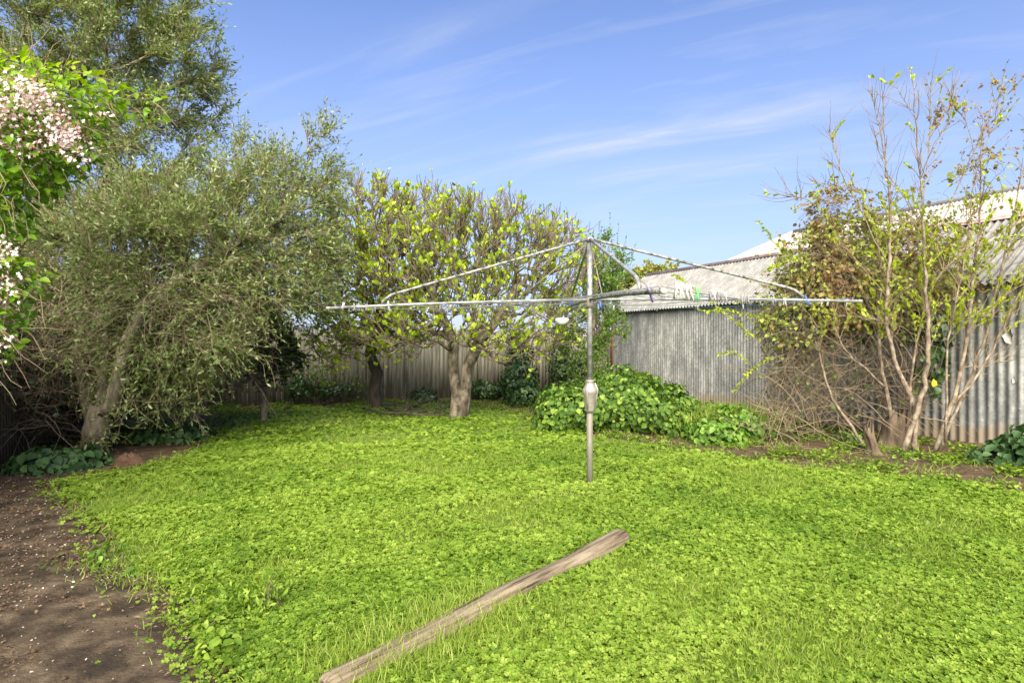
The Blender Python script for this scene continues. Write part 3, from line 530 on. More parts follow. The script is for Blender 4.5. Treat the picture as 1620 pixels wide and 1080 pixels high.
# figs: knobbly bare branches, up-curved ends, sparse bunches of young leaves
def fig_tree(label, chains, lobes, nt_, base, bark, ntw, nbunch, sprout, seed=0):
    root = chains[0][0]; t = thing('fig_tree', (root[0], root[1], 0), label, 'tree', 'fig trees')
    T, _, _ = in_lobes(lobes, nt_, 1.2)
    g = grow(chains, T, .22, .22, .16, -.10, .0085, base, 1.3); P, par, Rr, cnt, ch = g
    big = MB(); small = MB()
    for ln, lst in ch.items():
        I = np.array([s for s, r in lst]); rad = Rr[I].copy(); rad[:, 0] = np.where(I[:, 0] == 0, rad[:, 0], np.minimum(rad[:, 0], rad[:, 1]*1.15)); bg_ = rad.max(1) > .03
        if bg_.any(): V, Q, c = tubes(P[I[bg_]], rad[bg_], 9); big.add(V, Q)
        if (~bg_).any(): V, Q, c = tubes(P[I[~bg_]], rad[~bg_], 4); small.add(V, Q)
    big.build('trunk', bark, t, True)
    cand = np.where(cnt <= 3)[0]; cand = cand[cand > 0]; I = rng.choice(cand, ntw); cen = np.array([l[:3] for l in lobes]).mean(0); cen[2] -= .5
    O = P[I]; D = nrm(P[I]-P[par[I]])*.7+nrm(O-cen)*.8+rv(ntw)*.7
    tw = twigs(O, D, sprout*rng.uniform(.4, 1.5, ntw), 6, (0, 0, 1.3), .22)
    V, Q, _c = tubes(tw, np.array([.0085, .0075, .007, .0065, .006, .0055])[None], 4); small.add(V, Q); small.build('twigs', M['fig_twig'], t)
    tips = tw[:, -1]; td = nrm(tw[:, -1]-tw[:, -2])
    wgt = np.clip(1.2-.9*(tips[:, 2]-2.6)/1.6, .25, 1.2)*np.clip(1.3-.30*(tips[:, 0]+1.6), .3, 1.3); wgt /= wgt.sum()
    J = rng.choice(ntw, nbunch, replace=False, p=wgt); k = 3
    Pt = np.repeat(tips[J], k, 0)-np.repeat(td[J], k, 0)*rng.uniform(0, .06, (nbunch*k, 1)); Dd = np.repeat(td[J], k, 0)*.5+rv(nbunch*k)*.7+np.array([0, 0, .5])
    S = np.repeat(rng.uniform(.035, .12, nbunch), k)*rng.uniform(.6, 1.1, nbunch*k)
    m3 = MB(); leaves(m3, Pt, Dd, rv(nbunch*k)+np.array([0, -.6, .5]), S, .34, 'broad'); m3.build('crown', M['fig_leaf'], t)
b1 = gr(597, 648); b2 = gr(722, 662)
fig_tree('fig tree with a dark leaning trunk, left of the pale-trunked fig', [[b1, at(592, 615, 13), at(597, 590, 12.9), at(585, 560, 12.8), at(600, 520, 12.6), at(610, 450, 12.4)], [at(592, 590, 12.9), at(570, 570, 12.7), at(540, 560, 12.4), at(510, 565, 12)]],
    [PL(590, 410, 12.3, 85, 120, 1.5), PL(555, 470, 11.6, 65, 90, 1.0), PL(535, 400, 11.6, 38, 60, .6), PL(600, 345, 12.2, 62, 55, 1.0), PL(670, 360, 12.6, 70, 70, 1.0), PL(530, 540, 11.5, 60, 35, .5), PL(640, 500, 12, 60, 60, .8)], 620, .12, M['fig_dark'], 3000, 2300, .30)
fig_tree('broad fig tree with a pale double trunk in the middle of the lawn edge', [[b2, at(722, 625, 11.5), at(716, 580, 11.5), at(718, 540, 11.4), at(690, 480, 11.2), at(660, 430, 11.1)], [b2+[.13, .03, 0], at(736, 620, 11.5), at(740, 580, 11.45), at(758, 540, 11.4), at(790, 500, 11.4), at(820, 450, 11.4)], [at(758, 545, 11.4), at(745, 490, 11.2), at(750, 420, 11.1)]],
    [PL(730, 410, 11.3, 90, 90, 1.6), PL(820, 420, 11.5, 90, 85, 1.4), PL(870, 440, 11.6, 70, 75, 1.2), PL(900, 400, 12.2, 60, 45, .8), PL(650, 430, 11.0, 80, 80, 1.3), PL(720, 515, 10.6, 120, 42, .9), PL(820, 530, 10.8, 95, 40, .9), PL(560, 535, 11.2, 50, 36, .7), PL(640, 520, 10.8, 90, 40, .8), PL(790, 365, 11.6, 75, 48, 1.0)], 900, .15, M['fig_bark'], 4200, 3000, .30)
# leafy sapling behind the hoist pole
s0 = gr(925, 628)
def sprouty(name, label, cat, base, spec, leafm, bark, r, lsz, nl, parent_leaf='broad', lw=.3):
    t = thing(name, (base[0], base[1], 0), label, cat); m = MB(); m3 = MB()
    for (p0, p1, bendv) in spec:
        p0 = np.array(p0, float); p1 = np.array(p1, float); n = 9; s = np.linspace(0, 1, n)[:, None]; q = p0+(p1-p0)*s+np.array(bendv)*np.sin(np.pi*s)+rng.normal(size=(n, 3))*.012
        ln = np.linalg.norm(p1-p0); V, Q, c = tubes(q, np.linspace(r, r*.35, n), 5); m.add(V, Q)
        k = int(nl*ln); LP, LT = along(q[None], k, .1); leaves(m3, LP, LT*.7+rv(k)*.7, rv(k)+[0, 0, .6], lsz*rng.uniform(.5, 1.2, k), lw, parent_leaf)
    m.build('stems', bark, t); m3.build('leaves', leafm, t); return t
crown_tree('sapling', 'leafy young tree with upright shoots behind the clothes hoist pole', 'tree', None,
    [[s0, at(935, 560, 14.5), at(940, 500, 14.4), at(945, 440, 14.3)]],
    [PL(950, 430, 14.3, 45, 60, .8), PL(925, 520, 14, 45, 70, .7), PL(965, 445, 14.6, 26, 40, .6), PL(920, 590, 13.6, 45, 35, .5), PL(950, 500, 15, 50, 60, .6)], 260, .07, .006, M['stem'], M['twig'], M['weed'], 2000, .32, 11, .05, .33, 'broad', up=.5, bend=(0, 0, .8))
sprouty('sapling', 'thin upright leafy shoots against the sky above the clothes hoist head', 'sapling', gr(960, 625), [(at(940+i*9, 470, 14.6), at(938+i*14+rng.normal()*3, 335+abs(i-2)*16, 14.6), (0, 0, 0)) for i in range(6)]+[(gr(945, 628), at(950, 470, 14.6), (0, 0, 0))], M['weed'], M['twig'], .008, .045, 45)
# tree far beyond the shed roof
crown_tree('garden_tree', 'reddish-green bushy tree top peeping over the left end of the shed roof', 'tree', None,
    [[np.array([5.6, 22.5, 0]), at(1040, 500, 22.6), at(1040, 450, 22.6)]], [PL(1040, 440, 22.6, 42, 22, .9), PL(1065, 450, 22.6, 40, 22, .9), PL(1010, 450, 22.6, 30, 20, .8)], 90, .12, .02, M['olive_bark'], M['twig'], M['vine'], 900, .3, 12, .10, .35, 'broad', tint=lambda p, m: rng.uniform(.35, 1, m))

# ---------------------------------------------------------------- bushes
def bush(name, label, cat, lobes, n, lsz, leafm, lw=.4, shape='broad', shell=2.2, stems=60, hang=.35, tint=None, group=None):
    cen = np.array([l[:3] for l in lobes]).mean(0); t = thing(name, (cen[0], cen[1], 0), label, cat, group)
    P, o_, _ = in_lobes(lobes, n, shell); k = P[:, 2] > .015; P, o_ = P[k], o_[k]; m = len(P)
    P = P+o_*(.17*wob(P[:, 0]*2, P[:, 1]*2+P[:, 2]*3, 2.0))[:, None]; P[:, 2] = np.maximum(P[:, 2], .012)
    nn = nrm(o_+rv(m)*.45+np.array([0, 0, .35])); dd = np.cross(nn, rv(m))*.8+np.array([0, 0, -hang])
    m3 = MB(); leaves(m3, P, dd, nn, lsz*rng.uniform(.5, 1.3, m), lw, shape, tint)
    m3.build('leaves', leafm, t)
    O, o2, _ = in_lobes(lobes, stems, 1.); O2 = O.copy(); O2[:, 2] = 0; O2[:, :2] = cen[:2]+(O[:, :2]-cen[:2])*.12
    q = np.stack([O2, (O2+O)/2+rv(stems)*.05, O], 1); m4 = MB(); V, Q, _c = tubes(q, np.array([[.007, .005, .003]]), 4); m4.add(V, Q); m4.build('stems', M['dead_twig'], t)
    return t
bush('creeper_mound', 'low rounded mound of bright heart-shaped creeper leaves behind the hoist pole', 'bush',
    [PL(905, 648, 10.2, 58, 40, .8), PL(985, 640, 10.4, 70, 48, .9), PL(1050, 655, 9.9, 60, 38, .7), PL(1000, 610, 11.3, 55, 22, .5), PL(985, 592, 11.2, 18, 22, .2), PL(1060, 622, 10.8, 20, 22, .2), PL(870, 660, 9.9, 28, 22, .3), PL(1090, 672, 9.5, 30, 20, .3)], 10500, .085, M['mound'], .42, shell=2.2, stems=120)
bush('weed_clump', 'clump of long grassy and broad weeds at the right end of the creeper mound', 'weeds', [PL(1135, 690, 8.9, 48, 32, .5), PL(1110, 660, 9.8, 40, 22, .4), PL(1170, 672, 9.2, 40, 30, .4)], 2300, .10, M['weed'], .34, shell=2, stems=40)
t = thing('grass_tussock', gr(1150, 690), 'tall yellow-green grass tussock standing against the shed wall', 'grass'); m3 = MB(); m = 1500
q = at(1155, 690, 9.2); P0 = np.stack([q[0]+rng.normal(size=m)*.38, q[1]+.3+rng.normal(size=m)*.2, np.full(m, .1)], 1); leaves(m3, P0, np.stack([rng.normal(size=m)*.4, rng.normal(size=m)*.4, np.ones(m)], 1), rv(m), rng.uniform(.3, .62, m), .012, 'blade', rng.uniform(.2, 1, m)); m3.build('blades', M['grass'], t)
bush('arum_plant', 'dark green arum clump at the foot of the olive trunk', 'plant', [PL(85, 738, 7.0, 70, 30, .45), PL(120, 730, 7.1, 45, 26, .4), PL(45, 742, 6.9, 35, 20, .3)], 1500, .105, M['arum'], .40, shell=1.6, stems=30)
bush('arum_plant', 'low dark green leafy patch behind the dead brown root lump', 'plant', [PL(250, 688, 8.8, 60, 14, .3), PL(300, 686, 9.0, 30, 10, .25)], 420, .12, M['arum'], .38, stems=15)
bush('ivy', 'tall dark ivy column climbing the back fence right of the fig trunk', 'climber', [PL(822, 608, 14.2, 28, 36, .4), PL(820, 570, 15.4, 22, 50, .3), PL(835, 625, 13.6, 26, 20, .3)], 3600, .085, M['ivy'], .42, shell=2.4)
bush('ivy', 'narrow ivy curtain on the fence immediately left of the hoist pole', 'climber', [PL(885, 570, 16.4, 16, 60, .2), PL(905, 595, 16.2, 30, 30, .3), PL(870, 625, 15.0, 30, 16, .3)], 3000, .085, M['ivy'], .42, shell=2.0)
bush('ivy', 'low spreading ivy at the fence foot between the pale fig and the ivy column', 'climber', [PL(770, 616, 15.2, 28, 14, .3), PL(745, 612, 15.6, 20, 12, .2)], 1100, .085, M['ivy'], .42)
bush('fern_clump', 'dark ferny clump at the fence foot between the two fig trunks', 'plant', [PL(672, 626, 14.9, 24, 12, .3)], 520, .14, M['citrus'], .2, 'lance')
bush('shrub', 'small dark shrub by the fence behind the citrus tree', 'shrub', [PL(475, 612, 13.6, 24, 18, .3), PL(520, 618, 14.0, 40, 12, .3)], 700, .09, M['ivy'], .35)
bush('shrub', 'pale green scrub at the fence foot left of the dark fig trunk', 'shrub', [PL(505, 600, 13.9, 45, 26, .3), PL(560, 610, 14.3, 30, 20, .3)], 520, .06, M['weed'], .35, stems=160, shell=1)
bush('leafy_weeds', 'glossy broad-leaved weeds against the iron wall at the right frame edge', 'weeds', [PL(1600, 728, 7.3, 62, 32, .4), PL(1660, 720, 7.0, 60, 40, .4), PL(1540, 735, 7.4, 30, 14, .3), PL(1610, 700, 7.6, 30, 14, .2)], 1900, .10, M['arum'], .38, shell=1.8, tint=None)
bush('leafy_weeds', 'low bright weeds around the base of the many-stemmed tree', 'weeds', [PL(1440, 728, 7.7, 60, 10, .2), PL(1350, 726, 7.8, 40, 7, .2), PL(1510, 742, 7.2, 50, 8, .2), PL(1290, 720, 8.2, 30, 7, .2), PL(1350, 690, 8.8, 22, 12, .2)], 1500, .055, M['weed'], .4, stems=20)
bush('broad_weed', 'tall coarse-leaved weed standing among clover near the bare soil edge', 'weeds', [PL(420, 968, 3.2, 36, 52, .14), PL(440, 925, 3.25, 14, 32, .06)], 620, .042, M['clover'], .16, 'lance', shell=1, hang=-.6, stems=24)
bush('broad_weed', 'ragged low weed spilling onto the soil at the bottom left lawn corner', 'weeds', [PL(345, 1035, 2.85, 34, 34, .14), PL(330, 995, 3.0, 20, 16, .08)], 420, .045, M['clover'], .30, 'broad', shell=1, hang=-.1, stems=14)
bush('broad_weed', 'small weed patch on the soil notch beside the dirty slab', 'weeds', [PL(170, 890, 4.0, 34, 9, .12), PL(215, 905, 3.8, 22, 9, .1)], 240, .045, M['weed'], .36, 'broad', shell=1, stems=10)

bush('broad_weed', 'spreading patch of coarse weeds between the tall weed and the bare soil', 'weeds', [PL(385, 985, 3.15, 60, 14, .3), PL(330, 940, 3.4, 60, 8, .2), PL(460, 1030, 2.9, 60, 12, .2), PL(390, 1060, 2.75, 60, 12, .2)], 1500, .034, M['clover'], .24, 'broad', shell=1, hang=-.3, stems=14)
# flowering climber at the left edge
vt = thing('flowering_climber', (-5.0, 5.2, 0), 'pink and white flowering jasmine climber with bright green leaves at the left edge', 'climber')
lob = [PL(60, 175, 5.3, 95, 70, .5), PL(20, 240, 5.2, 75, 90, .5), PL(-80, 250, 5.2, 120, 230, .6), PL(120, 150, 5.4, 70, 45, .35), PL(215, 165, 5.5, 52, 26, .2), PL(95, 240, 5.4, 60, 50, .3), PL(20, 130, 5.3, 60, 50, .4), PL(40, 440, 5.3, 40, 32, .3), PL(-40, 480, 5.2, 70, 120, .4), PL(25, 330, 5.2, 28, 60, .3)]
P, o_, _ = in_lobes(lob, 6200, 1.6); m = len(P); m3 = MB()
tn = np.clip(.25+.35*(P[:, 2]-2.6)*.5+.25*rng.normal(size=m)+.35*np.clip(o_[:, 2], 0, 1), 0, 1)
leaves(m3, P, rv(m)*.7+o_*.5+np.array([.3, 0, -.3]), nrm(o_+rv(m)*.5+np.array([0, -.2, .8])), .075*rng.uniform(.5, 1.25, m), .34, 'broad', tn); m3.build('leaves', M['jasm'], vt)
tw = twigs(P[:700], o_[:700]+rv(700)*.5+np.array([.3, 0, 0]), .35, 4, (0, 0, -.6), .2); m4 = MB(); V, Q, _c = tubes(tw, np.array([[.005, .004, .003, .002]]), 3); m4.add(V, Q)
for x0, z0, x1, z1 in ((-5.5, 0, -4.9, 3.2), (-5.2, 0, -4.6, 2.4), (-5.8, 0, -5.2, 3.8)): poly_tube(m4, [[x0, 5.3, z0], [(x0+x1)/2+.1, 5.4, (z0+z1)/2], [x1, 5.3, z1]], [.03, .025, .015], 6)
m4.build('stems', M['twig'], vt)
ft = MB(); fl = [PL(50, 190, 4.88, 78, 58, .22), PL(15, 150, 4.75, 60, 46, .2), PL(110, 235, 4.8, 38, 30, .12), PL(155, 178, 4.9, 26, 18, .1), PL(-50, 180, 4.75, 60, 60, .2), PL(5, 440, 4.85, 24, 70, .12), PL(0, 540, 4.9, 18, 45, .1), PL(150, 235, 5.1, 10, 10, .05), PL(15, 385, 5.0, 20, 20, .08)]
n = 1700; Cc, oc, _ = in_lobes(fl, n, 1); k = rng.random(n) < np.clip(.4+2.2*wob(Cc[:, 0]*3, Cc[:, 2]*3, 2.4), .04, 1); Cc = Cc[k]; n = len(Cc); fd = nrm(np.stack([rng.normal(size=n)*.5+.1, -np.ones(n), rng.normal(size=n)*.5+.3], 1)); side_ = nrm(np.cross(fd, rv(n))); up_ = np.cross(fd, side_); tnf = rng.random(n)
sz = np.where(tnf < .25, .013, .018)
for j in range(5):
    an = j*1.2566; d = side_*math.cos(an)+up_*math.sin(an)+fd*.15; leaves(ft, Cc, d, fd, sz*rng.uniform(.8, 1.1, n), .30, 'broad', np.clip(tnf, 0, 1))
k_ = 4200; Cb = Cc[rng.integers(0, n, k_)]+rng.normal(size=(k_, 3))*.05; leaves(ft, Cb, rv(k_)+[0, -.4, .2], rv(k_), .018*rng.uniform(.6, 1.4, k_), .18, 'lance', rng.uniform(0, .25, k_))
ft.build('blossom', M['petal'], vt)

# ---------------------------------------------------------------- dead creeper over the shed
ct = thing('withered_creeper', sh(2.4, -.4, 0), 'withered brown-leaved creeper smothering the middle of the iron shed wall', 'climber')
lob = [PL(1300, 430, 8.9, 62, 55, .45), PL(1268, 500, 9.1, 50, 70, .35), PL(1355, 395, 9.0, 45, 38, .4), PL(1304, 340, 9.1, 15, 52, .2, .035), PL(1375, 450, 8.8, 70, 38, .45), PL(1262, 590, 9.2, 40, 60, .3), PL(1440, 395, 8.8, 45, 42, .35), PL(1235, 540, 9.4, 26, 60, .25), PL(1480, 440, 8.8, 50, 30, .3), PL(1330, 470, 8.8, 60, 40, .4), PL(1420, 470, 8.7, 60, 35, .3)]
lob = [l if len(l) > 6 else (*l, l[3]*l[4]*l[5]) for l in lob]
lob += [PL(1400, 340, 8.9, 55, 30, .3, .016), PL(1340, 330, 8.9, 40, 30, .3, .012), PL(1500, 370, 8.7, 50, 45, .3, .012), PL(1555, 270, 8.2, 30, 50, .25, .006)]
O, o_, ix = in_lobes(lob, 4700, 1.1); tw = twigs(O, o_+rv(len(O))*.8+np.array([0, -.3, -.2]), .42*rng.uniform(.4, 1.4, len(O)), 5, (0, 0, -1.0), .25)
m4 = MB(); V, Q, _c = tubes(tw, np.linspace(.004, .0018, 5)[None], 3); m4.add(V, Q)
LP, LT = along(tw, 6, .1); m = len(LP); keep = rng.random(m) < np.clip((LP[:, 2]-1.25)/.5, .05, 1)*np.clip(.65+1.3*wob(LP[:, 0]*2.2+3, LP[:, 2]*2.4, 2.2), .12, 1); LP, LT = LP[keep], LT[keep]; m = len(LP)
m3 = MB(); base_t = .68+.33*wob(LP[:, 0]*1.3, LP[:, 2]*1.5, 1.8)+.22*rng.normal(size=m)-.30*np.exp(-((LP[:, 0]-4.62)/.25)**2)
leaves(m3, LP, LT*.4+rv(m)*.7+[0, 0, -.3], rv(m)+[0, -.5, .4], .056*rng.uniform(.5, 1.4, m), .40, 'broad', np.clip(base_t, 0, 1)); m3.build('leaves', M['vine'], ct)
O, o_, ix = in_lobes([PL(1230, 665, 8.7, 60, 30, .4), PL(1310, 600, 8.9, 95, 95, .4), PL(1240, 690, 8.5, 60, 18, .3), PL(1400, 580, 8.9, 80, 110, .3)], 620, 1.); O[:, 2] = np.maximum(O[:, 2], .03)
tw2 = twigs(O, rv(len(O))+np.array([0, 0, .3]), .85*rng.uniform(.3, 1.6, len(O)), 7, (0, 0, -.35), .16); tw2[..., 2] = np.maximum(tw2[..., 2], .02)
V, Q, _c = tubes(tw2, np.linspace(.0055, .002, 7)[None]*rng.uniform(.5, 1.5, (len(O), 1)), 3); m4.add(V, Q); m4.build('stems', M['twig'], ct)
LP, LT = along(tw2[:260], 1, .3); m = len(LP); m5 = MB(); leaves(m5, LP, rv(m), rv(m)+[0, -.6, .6], .06*rng.uniform(.5, 1.2, m), .42, 'heart'); tag(m5.build('leaves', M['weed'], ct), 'fresh green heart-shaped leaves low in the tangle')
# climbing green leaves on the wall behind the stems
bush('ivy', 'large dark green creeper leaves hanging on the iron wall behind the bare stems', 'climber', [PL(1478, 540, 8.6, 28, 75, .12), PL(1440, 500, 8.8, 30, 40, .12), PL(1365, 530, 8.9, 20, 30, .1)], 420, .12, M['ivy'], .45, 'heart', shell=1, stems=60, hang=1.)
# arching shoots
sprouty('arching_shoots', 'thin arching lime-leaved shoots reaching left from the creeper across the shed wall', 'shoots', sh(3, -.6, 0),
    [(at(1210, 550, 8.9), at(1065, 435, 8.6), (0, 0, .04)), (at(1225, 510, 9), at(1100, 490, 8.8), (0, 0, .05)), (at(1190, 580, 9), at(1135, 560, 9), (0, 0, .1)), (at(1260, 410, 8.8), at(1200, 350, 8.5), (0, 0, -.05)), (at(1240, 560, 9), at(1160, 620, 8.7), (0, 0, .12)), (at(1250, 470, 8.9), at(1165, 478, 8.9), (0, 0, .03)), (at(1290, 400, 8.7), at(1210, 430, 8.4), (0, 0, .03))], M['lime'], M['twig'], .006, .06, 75, lw=.28)

# ---------------------------------------------------------------- many-stemmed tree at the right
mt = thing('many_stemmed_tree', gr(1440, 712), 'many-stemmed young tree with bare tan stems and lime shoots in front of the iron wall', 'tree')
def bz(pts, n=3):
    pts = np.array(pts); out_ = [pts[0]]
    for i in range(len(pts)-1):
        p0 = pts[max(i-1, 0)]; p1 = pts[i]; p2 = pts[i+1]; p3 = pts[min(i+2, len(pts)-1)]
        for s in np.linspace(0, 1, n+1)[1:]: out_.append(.5*((2*p1)+(-p0+p2)*s+(2*p0-5*p1+4*p2-p3)*s*s+(-p0+3*p1-3*p2+p3)*s**3))
    return np.array(out_)
# (px, py, depth offset from 8.0) and radius at base / tip
STEMS = [
 ([(1446, 712, 0), (1446, 645, 0), (1415, 570, .05), (1403, 500, .05), (1405, 430, .1), (1408, 350, .1), (1406, 290, .1)], .062, .022),
 ([(1406, 290, .1), (1395, 230, .1), (1378, 145, .1)], .015, .006), ([(1406, 290, .1), (1398, 220, .1), (1397, 155, .1)], .014, .006),
 ([(1428, 714, -.1), (1458, 630, -.1), (1468, 560, -.1), (1466, 480, -.1), (1462, 400, -.1), (1459, 330, -.1), (1452, 230, -.1), (1445, 130, -.1)], .068, .007),
 ([(1478, 712, 0), (1508, 630, 0), (1526, 560, 0), (1538, 470, 0), (1545, 400, 0), (1553, 320, 0), (1554, 200, 0)], .058, .008),
 ([(1486, 712, .15), (1530, 610, .15), (1562, 520, .15), (1585, 420, .15), (1612, 300, .15), (1640, 200, .15)], .045, .008),
 ([(1440, 650, .0), (1446, 560, .0), (1462, 490, .05)], .030, .02),
 ([(1415, 690, .3), (1403, 620, .3), (1392, 560, .3), (1388, 500, .3), (1394, 430, .3), (1388, 380, .3)], .055, .012),
 ([(1400, 612, .3), (1365, 580, .25), (1338, 555, .25), (1322, 520, .25)], .028, .01),
 ([(1372, 712, .4), (1340, 665, .4), (1318, 630, .4), (1302, 585, .4), (1290, 540, .4)], .045, .012),
 ([(1495, 700, -.1), (1500, 560, -.1), (1512, 480, -.1), (1530, 380, -.1), (1545, 250, -.1)], .030, .006),
 ([(1510, 640, .0), (1560, 570, .0), (1600, 490, .0), (1650, 400, .0)], .032, .008),
 ([(1535, 470, 0), (1500, 430, 0), (1480, 390, 0), (1440, 330, 0), (1400, 260, 0), (1385, 215, 0)], .015, .005),
 ([(1462, 400, -.1), (1500, 330, -.1), (1540, 240, -.1), (1588, 135, -.1)], .013, .004),
 ([(1455, 260, -.1), (1480, 190, -.1), (1490, 135, -.1)], .010, .004), ([(1455, 280, -.1), (1500, 190, -.1), (1508, 135, -.1)], .010, .004), ([(1450, 190, -.1), (1420, 140, -.1)], .007, .004),
 ([(1460, 330, -.1), (1470, 220, -.1), (1472, 130, -.1)], .009, .004), ([(1553, 250, 0), (1575, 190, 0), (1605, 130, 0)], .010, .004), ([(1553, 290, 0), (1530, 200, 0), (1510, 170, 0)], .008, .004),
 ([(1405, 420, .1), (1360, 330, .1), (1330, 270, .1), (1312, 208, .1)], .014, .005), ([(1405, 330, .1), (1350, 300, .1), (1290, 290, .1)], .009, .004), ([(1403, 470, .1), (1345, 400, .1), (1285, 320, .1), (1245, 312, .1)], .010, .004),
 ([(1450, 530, 0), (1400, 510, 0), (1330, 500, 0), (1290, 520, 0)], .008, .003), ([(1520, 580, 0), (1560, 578, 0), (1600, 568, 0)], .012, .005), ([(1455, 660, -.1), (1490, 665, -.2), (1522, 674, -.3)], .012, .007),
 ([(1560, 500, .1), (1600, 460, .1), (1660, 430, .1)], .010, .004), ([(1580, 440, .1), (1620, 380, .1), (1660, 310, .1)], .010, .004), ([(1468, 520, -.1), (1520, 500, -.1), (1600, 500, -.1), (1650, 480, -.1)], .007, .003),
 ([(1538, 440, 0), (1580, 400, 0), (1640, 330, 0)], .010, .004), ([(1466, 470, -.1), (1500, 420, -.1), (1560, 380, -.1), (1620, 350, -.1)], .010, .004), ([(1530, 530, 0), (1560, 500, 0), (1620, 440, 0)], .010, .004)]
Sp = []
for j, (pts, r0, r1) in enumerate(STEMS):
    q = bz([at(a_, b_, 8.0+c_) for a_, b_, c_ in pts], 4); q[1:-1] += rng.normal(size=(len(q)-2, 3))*.008; Sp.append((q, r0, r1))
    o = MB(); rr_ = np.linspace(r0*.56, r1*.65, len(q)); rr_ = rr_*(1+.07*np.sin(np.arange(len(q))*2.3)); V, Q, c = tubes(q, rr_, 9, True); o.add(V, Q, c); o.build('stem' if r0 > .027 else 'branch', M['stem'] if r0 > .02 else M['twig'], mt, True)
# secondary twigs and lime shoots
m4 = MB(); m3 = MB()
O = []; D = []; Ln_ = []
for q, r0, r1 in Sp:
    ln = np.linalg.norm(np.diff(q, axis=0), axis=1).sum(); k = int(ln*13)
    P_, T_ = along(q[None], k, .25); kk = P_[:, 2] > .9; P_, T_ = P_[kk], T_[kk]; O.append(P_); D.append(T_*.8+rv(len(P_))*.75+np.array([0, -.05, .35])); Ln_.append(rng.uniform(.15, .65, len(P_))*np.clip(1.5-.3*np.maximum(P_[:, 2]-2.2, 0), .35, 1))
O = np.concatenate(O); D = np.concatenate(D); Ln_ = np.concatenate(Ln_)
tw = twigs(O, D, Ln_, 6, (0, 0, .45), .14); V, Q, _c = tubes(tw, np.linspace(.0052, .002, 6)[None], 4); m4.add(V, Q)
act = rng.random(len(tw)) < np.clip(.62-.6*np.clip(tw[:, -1, 2]-3.0, 0, 2), .05, 1)*(tw[:, -1, 2] > 1.7); A_ = tw[act]
LP, LT = along(A_, 14, .35); m = len(LP); leaves(m3, LP, LT*1.0+rv(m)*.6, rv(m)+[0, 0, .6],   .055*rng.uniform(.5, 1.3, m), .27, 'broad')
for q, r0, r1 in Sp:      # buds sheathing the thin leaders
    if r0 < .016 and q[-1, 2] > 2.6:
        ln = np.linalg.norm(np.diff(q, axis=0), axis=1).sum(); k = int(ln*45); P_, T_ = along(q[None], k, .3); leaves(m3, P_, T_+rv(k)*.5, rv(k), .026*rng.uniform(.6, 1.2, k), .25, 'lance', rng.uniform(0, .5, k))
m4.build('twigs', M['twig'], mt); m3.build('leaves', M['lime'], mt)
LP, LT = along(tw[(tw[:, -1, 0] > 5.5) & (tw[:, -1, 2] > 2.7)], 9, .2); m = len(LP); k = rng.random(m) < np.clip(.45+.6*wob(LP[:, 0]*2, LP[:, 2]*2, 1.5), 0, 1); LP, LT = LP[k], LT[k]; m = len(LP)
m5 = MB(); leaves(m5, LP, LT*.3+rv(m)*.7+[0, 0, -.4], rv(m), .045*rng.uniform(.5, 1.3, m), .33, 'broad', rng.uniform(.15, .75, m)); tag(m5.build('leaves', M['vine'], mt), 'olive-brown older leaves on the right-hand stems')
o = MB(); leaves(o, np.array([at(1476, 612, 7.85)]), np.array([[.05, 0, .3]]), np.array([[.2, -1, .1]]), np.array([.11]), .42, 'broad', np.array([.7])); 
M['yellow'] = leafmat('yellow_leaf', G3((.6, .36, .02), (.7, .45, .02), (.7, .5, .04)), .3); tag(o.build('leaf', M['yellow'], mt), 'single large yellow leaf')
# old stumps at its foot
def stump(label, px, py, r, h, leanx=0, grp=None, nm='tree_stump', mat='stump', dome=False):
    c = gr(px, py); k = 22; n = 9; an = np.arange(k)*2*math.pi/k; V = []
    prof = [(1.35, 0), (1.12, .1), (1.0, .3), (.95, .5), (.96, .7), (.92, .9), (.85, 1.0), (.5, .96), (.05, .9)]
    if dome: prof = [(1.3, 0), (1.25, .15), (1.15, .35), (1.0, .55), (.85, .7), (.65, .84), (.42, .94), (.2, .99), (.02, 1.0)]
    for rr, zz in prof:
        jag = rng.normal(size=k)*(.018 if dome else .05*(zz > .85))
        V += [[c[0]+leanx*zz+rr*r*math.cos(q)*(1+.14*math.sin(3*q+zz)+.08*math.sin(7*q)), c[1]+rr*r*math.sin(q)*(1+.12*math.sin(5*q+1)), h*zz*(1+.12*math.sin(2*q))+jg] for q, jg in zip(an, jag)]
    i = (np.arange(n-1)*k)[:, None]; j = np.arange(k)[None]; j2 = (j+1) % k
    o = MB(); o.add(V, np.stack([i+j, i+j2, i+k+j2, i+k+j], -1).reshape(-1, 4), [[(n-1)*k+q for q in range(k)]]); ob = o.build(nm, M[mat], None, True); return tag(ob, label, 'stump', grp)
stump('thick rotten tree stump among the bases of the bare stems', 1412, 708, .15, .42, .03)
stump('small dark broken stump leaning left of the rotten stump', 1385, 718, .07, .30, -.10, mat='stump')
stump('reddish-brown dead root lump beside the olive trunk', 203, 740, .13, .15, 0, nm='root_lump', mat='red_wood', dome=True) if M.setdefault('red_wood', noisemat('red_rotten_wood', [(.3, (.06, .028, .016)), (.7, (.19, .11, .065))], 9, 8, .95, (1, 1, .6), 1., 25)) else 0

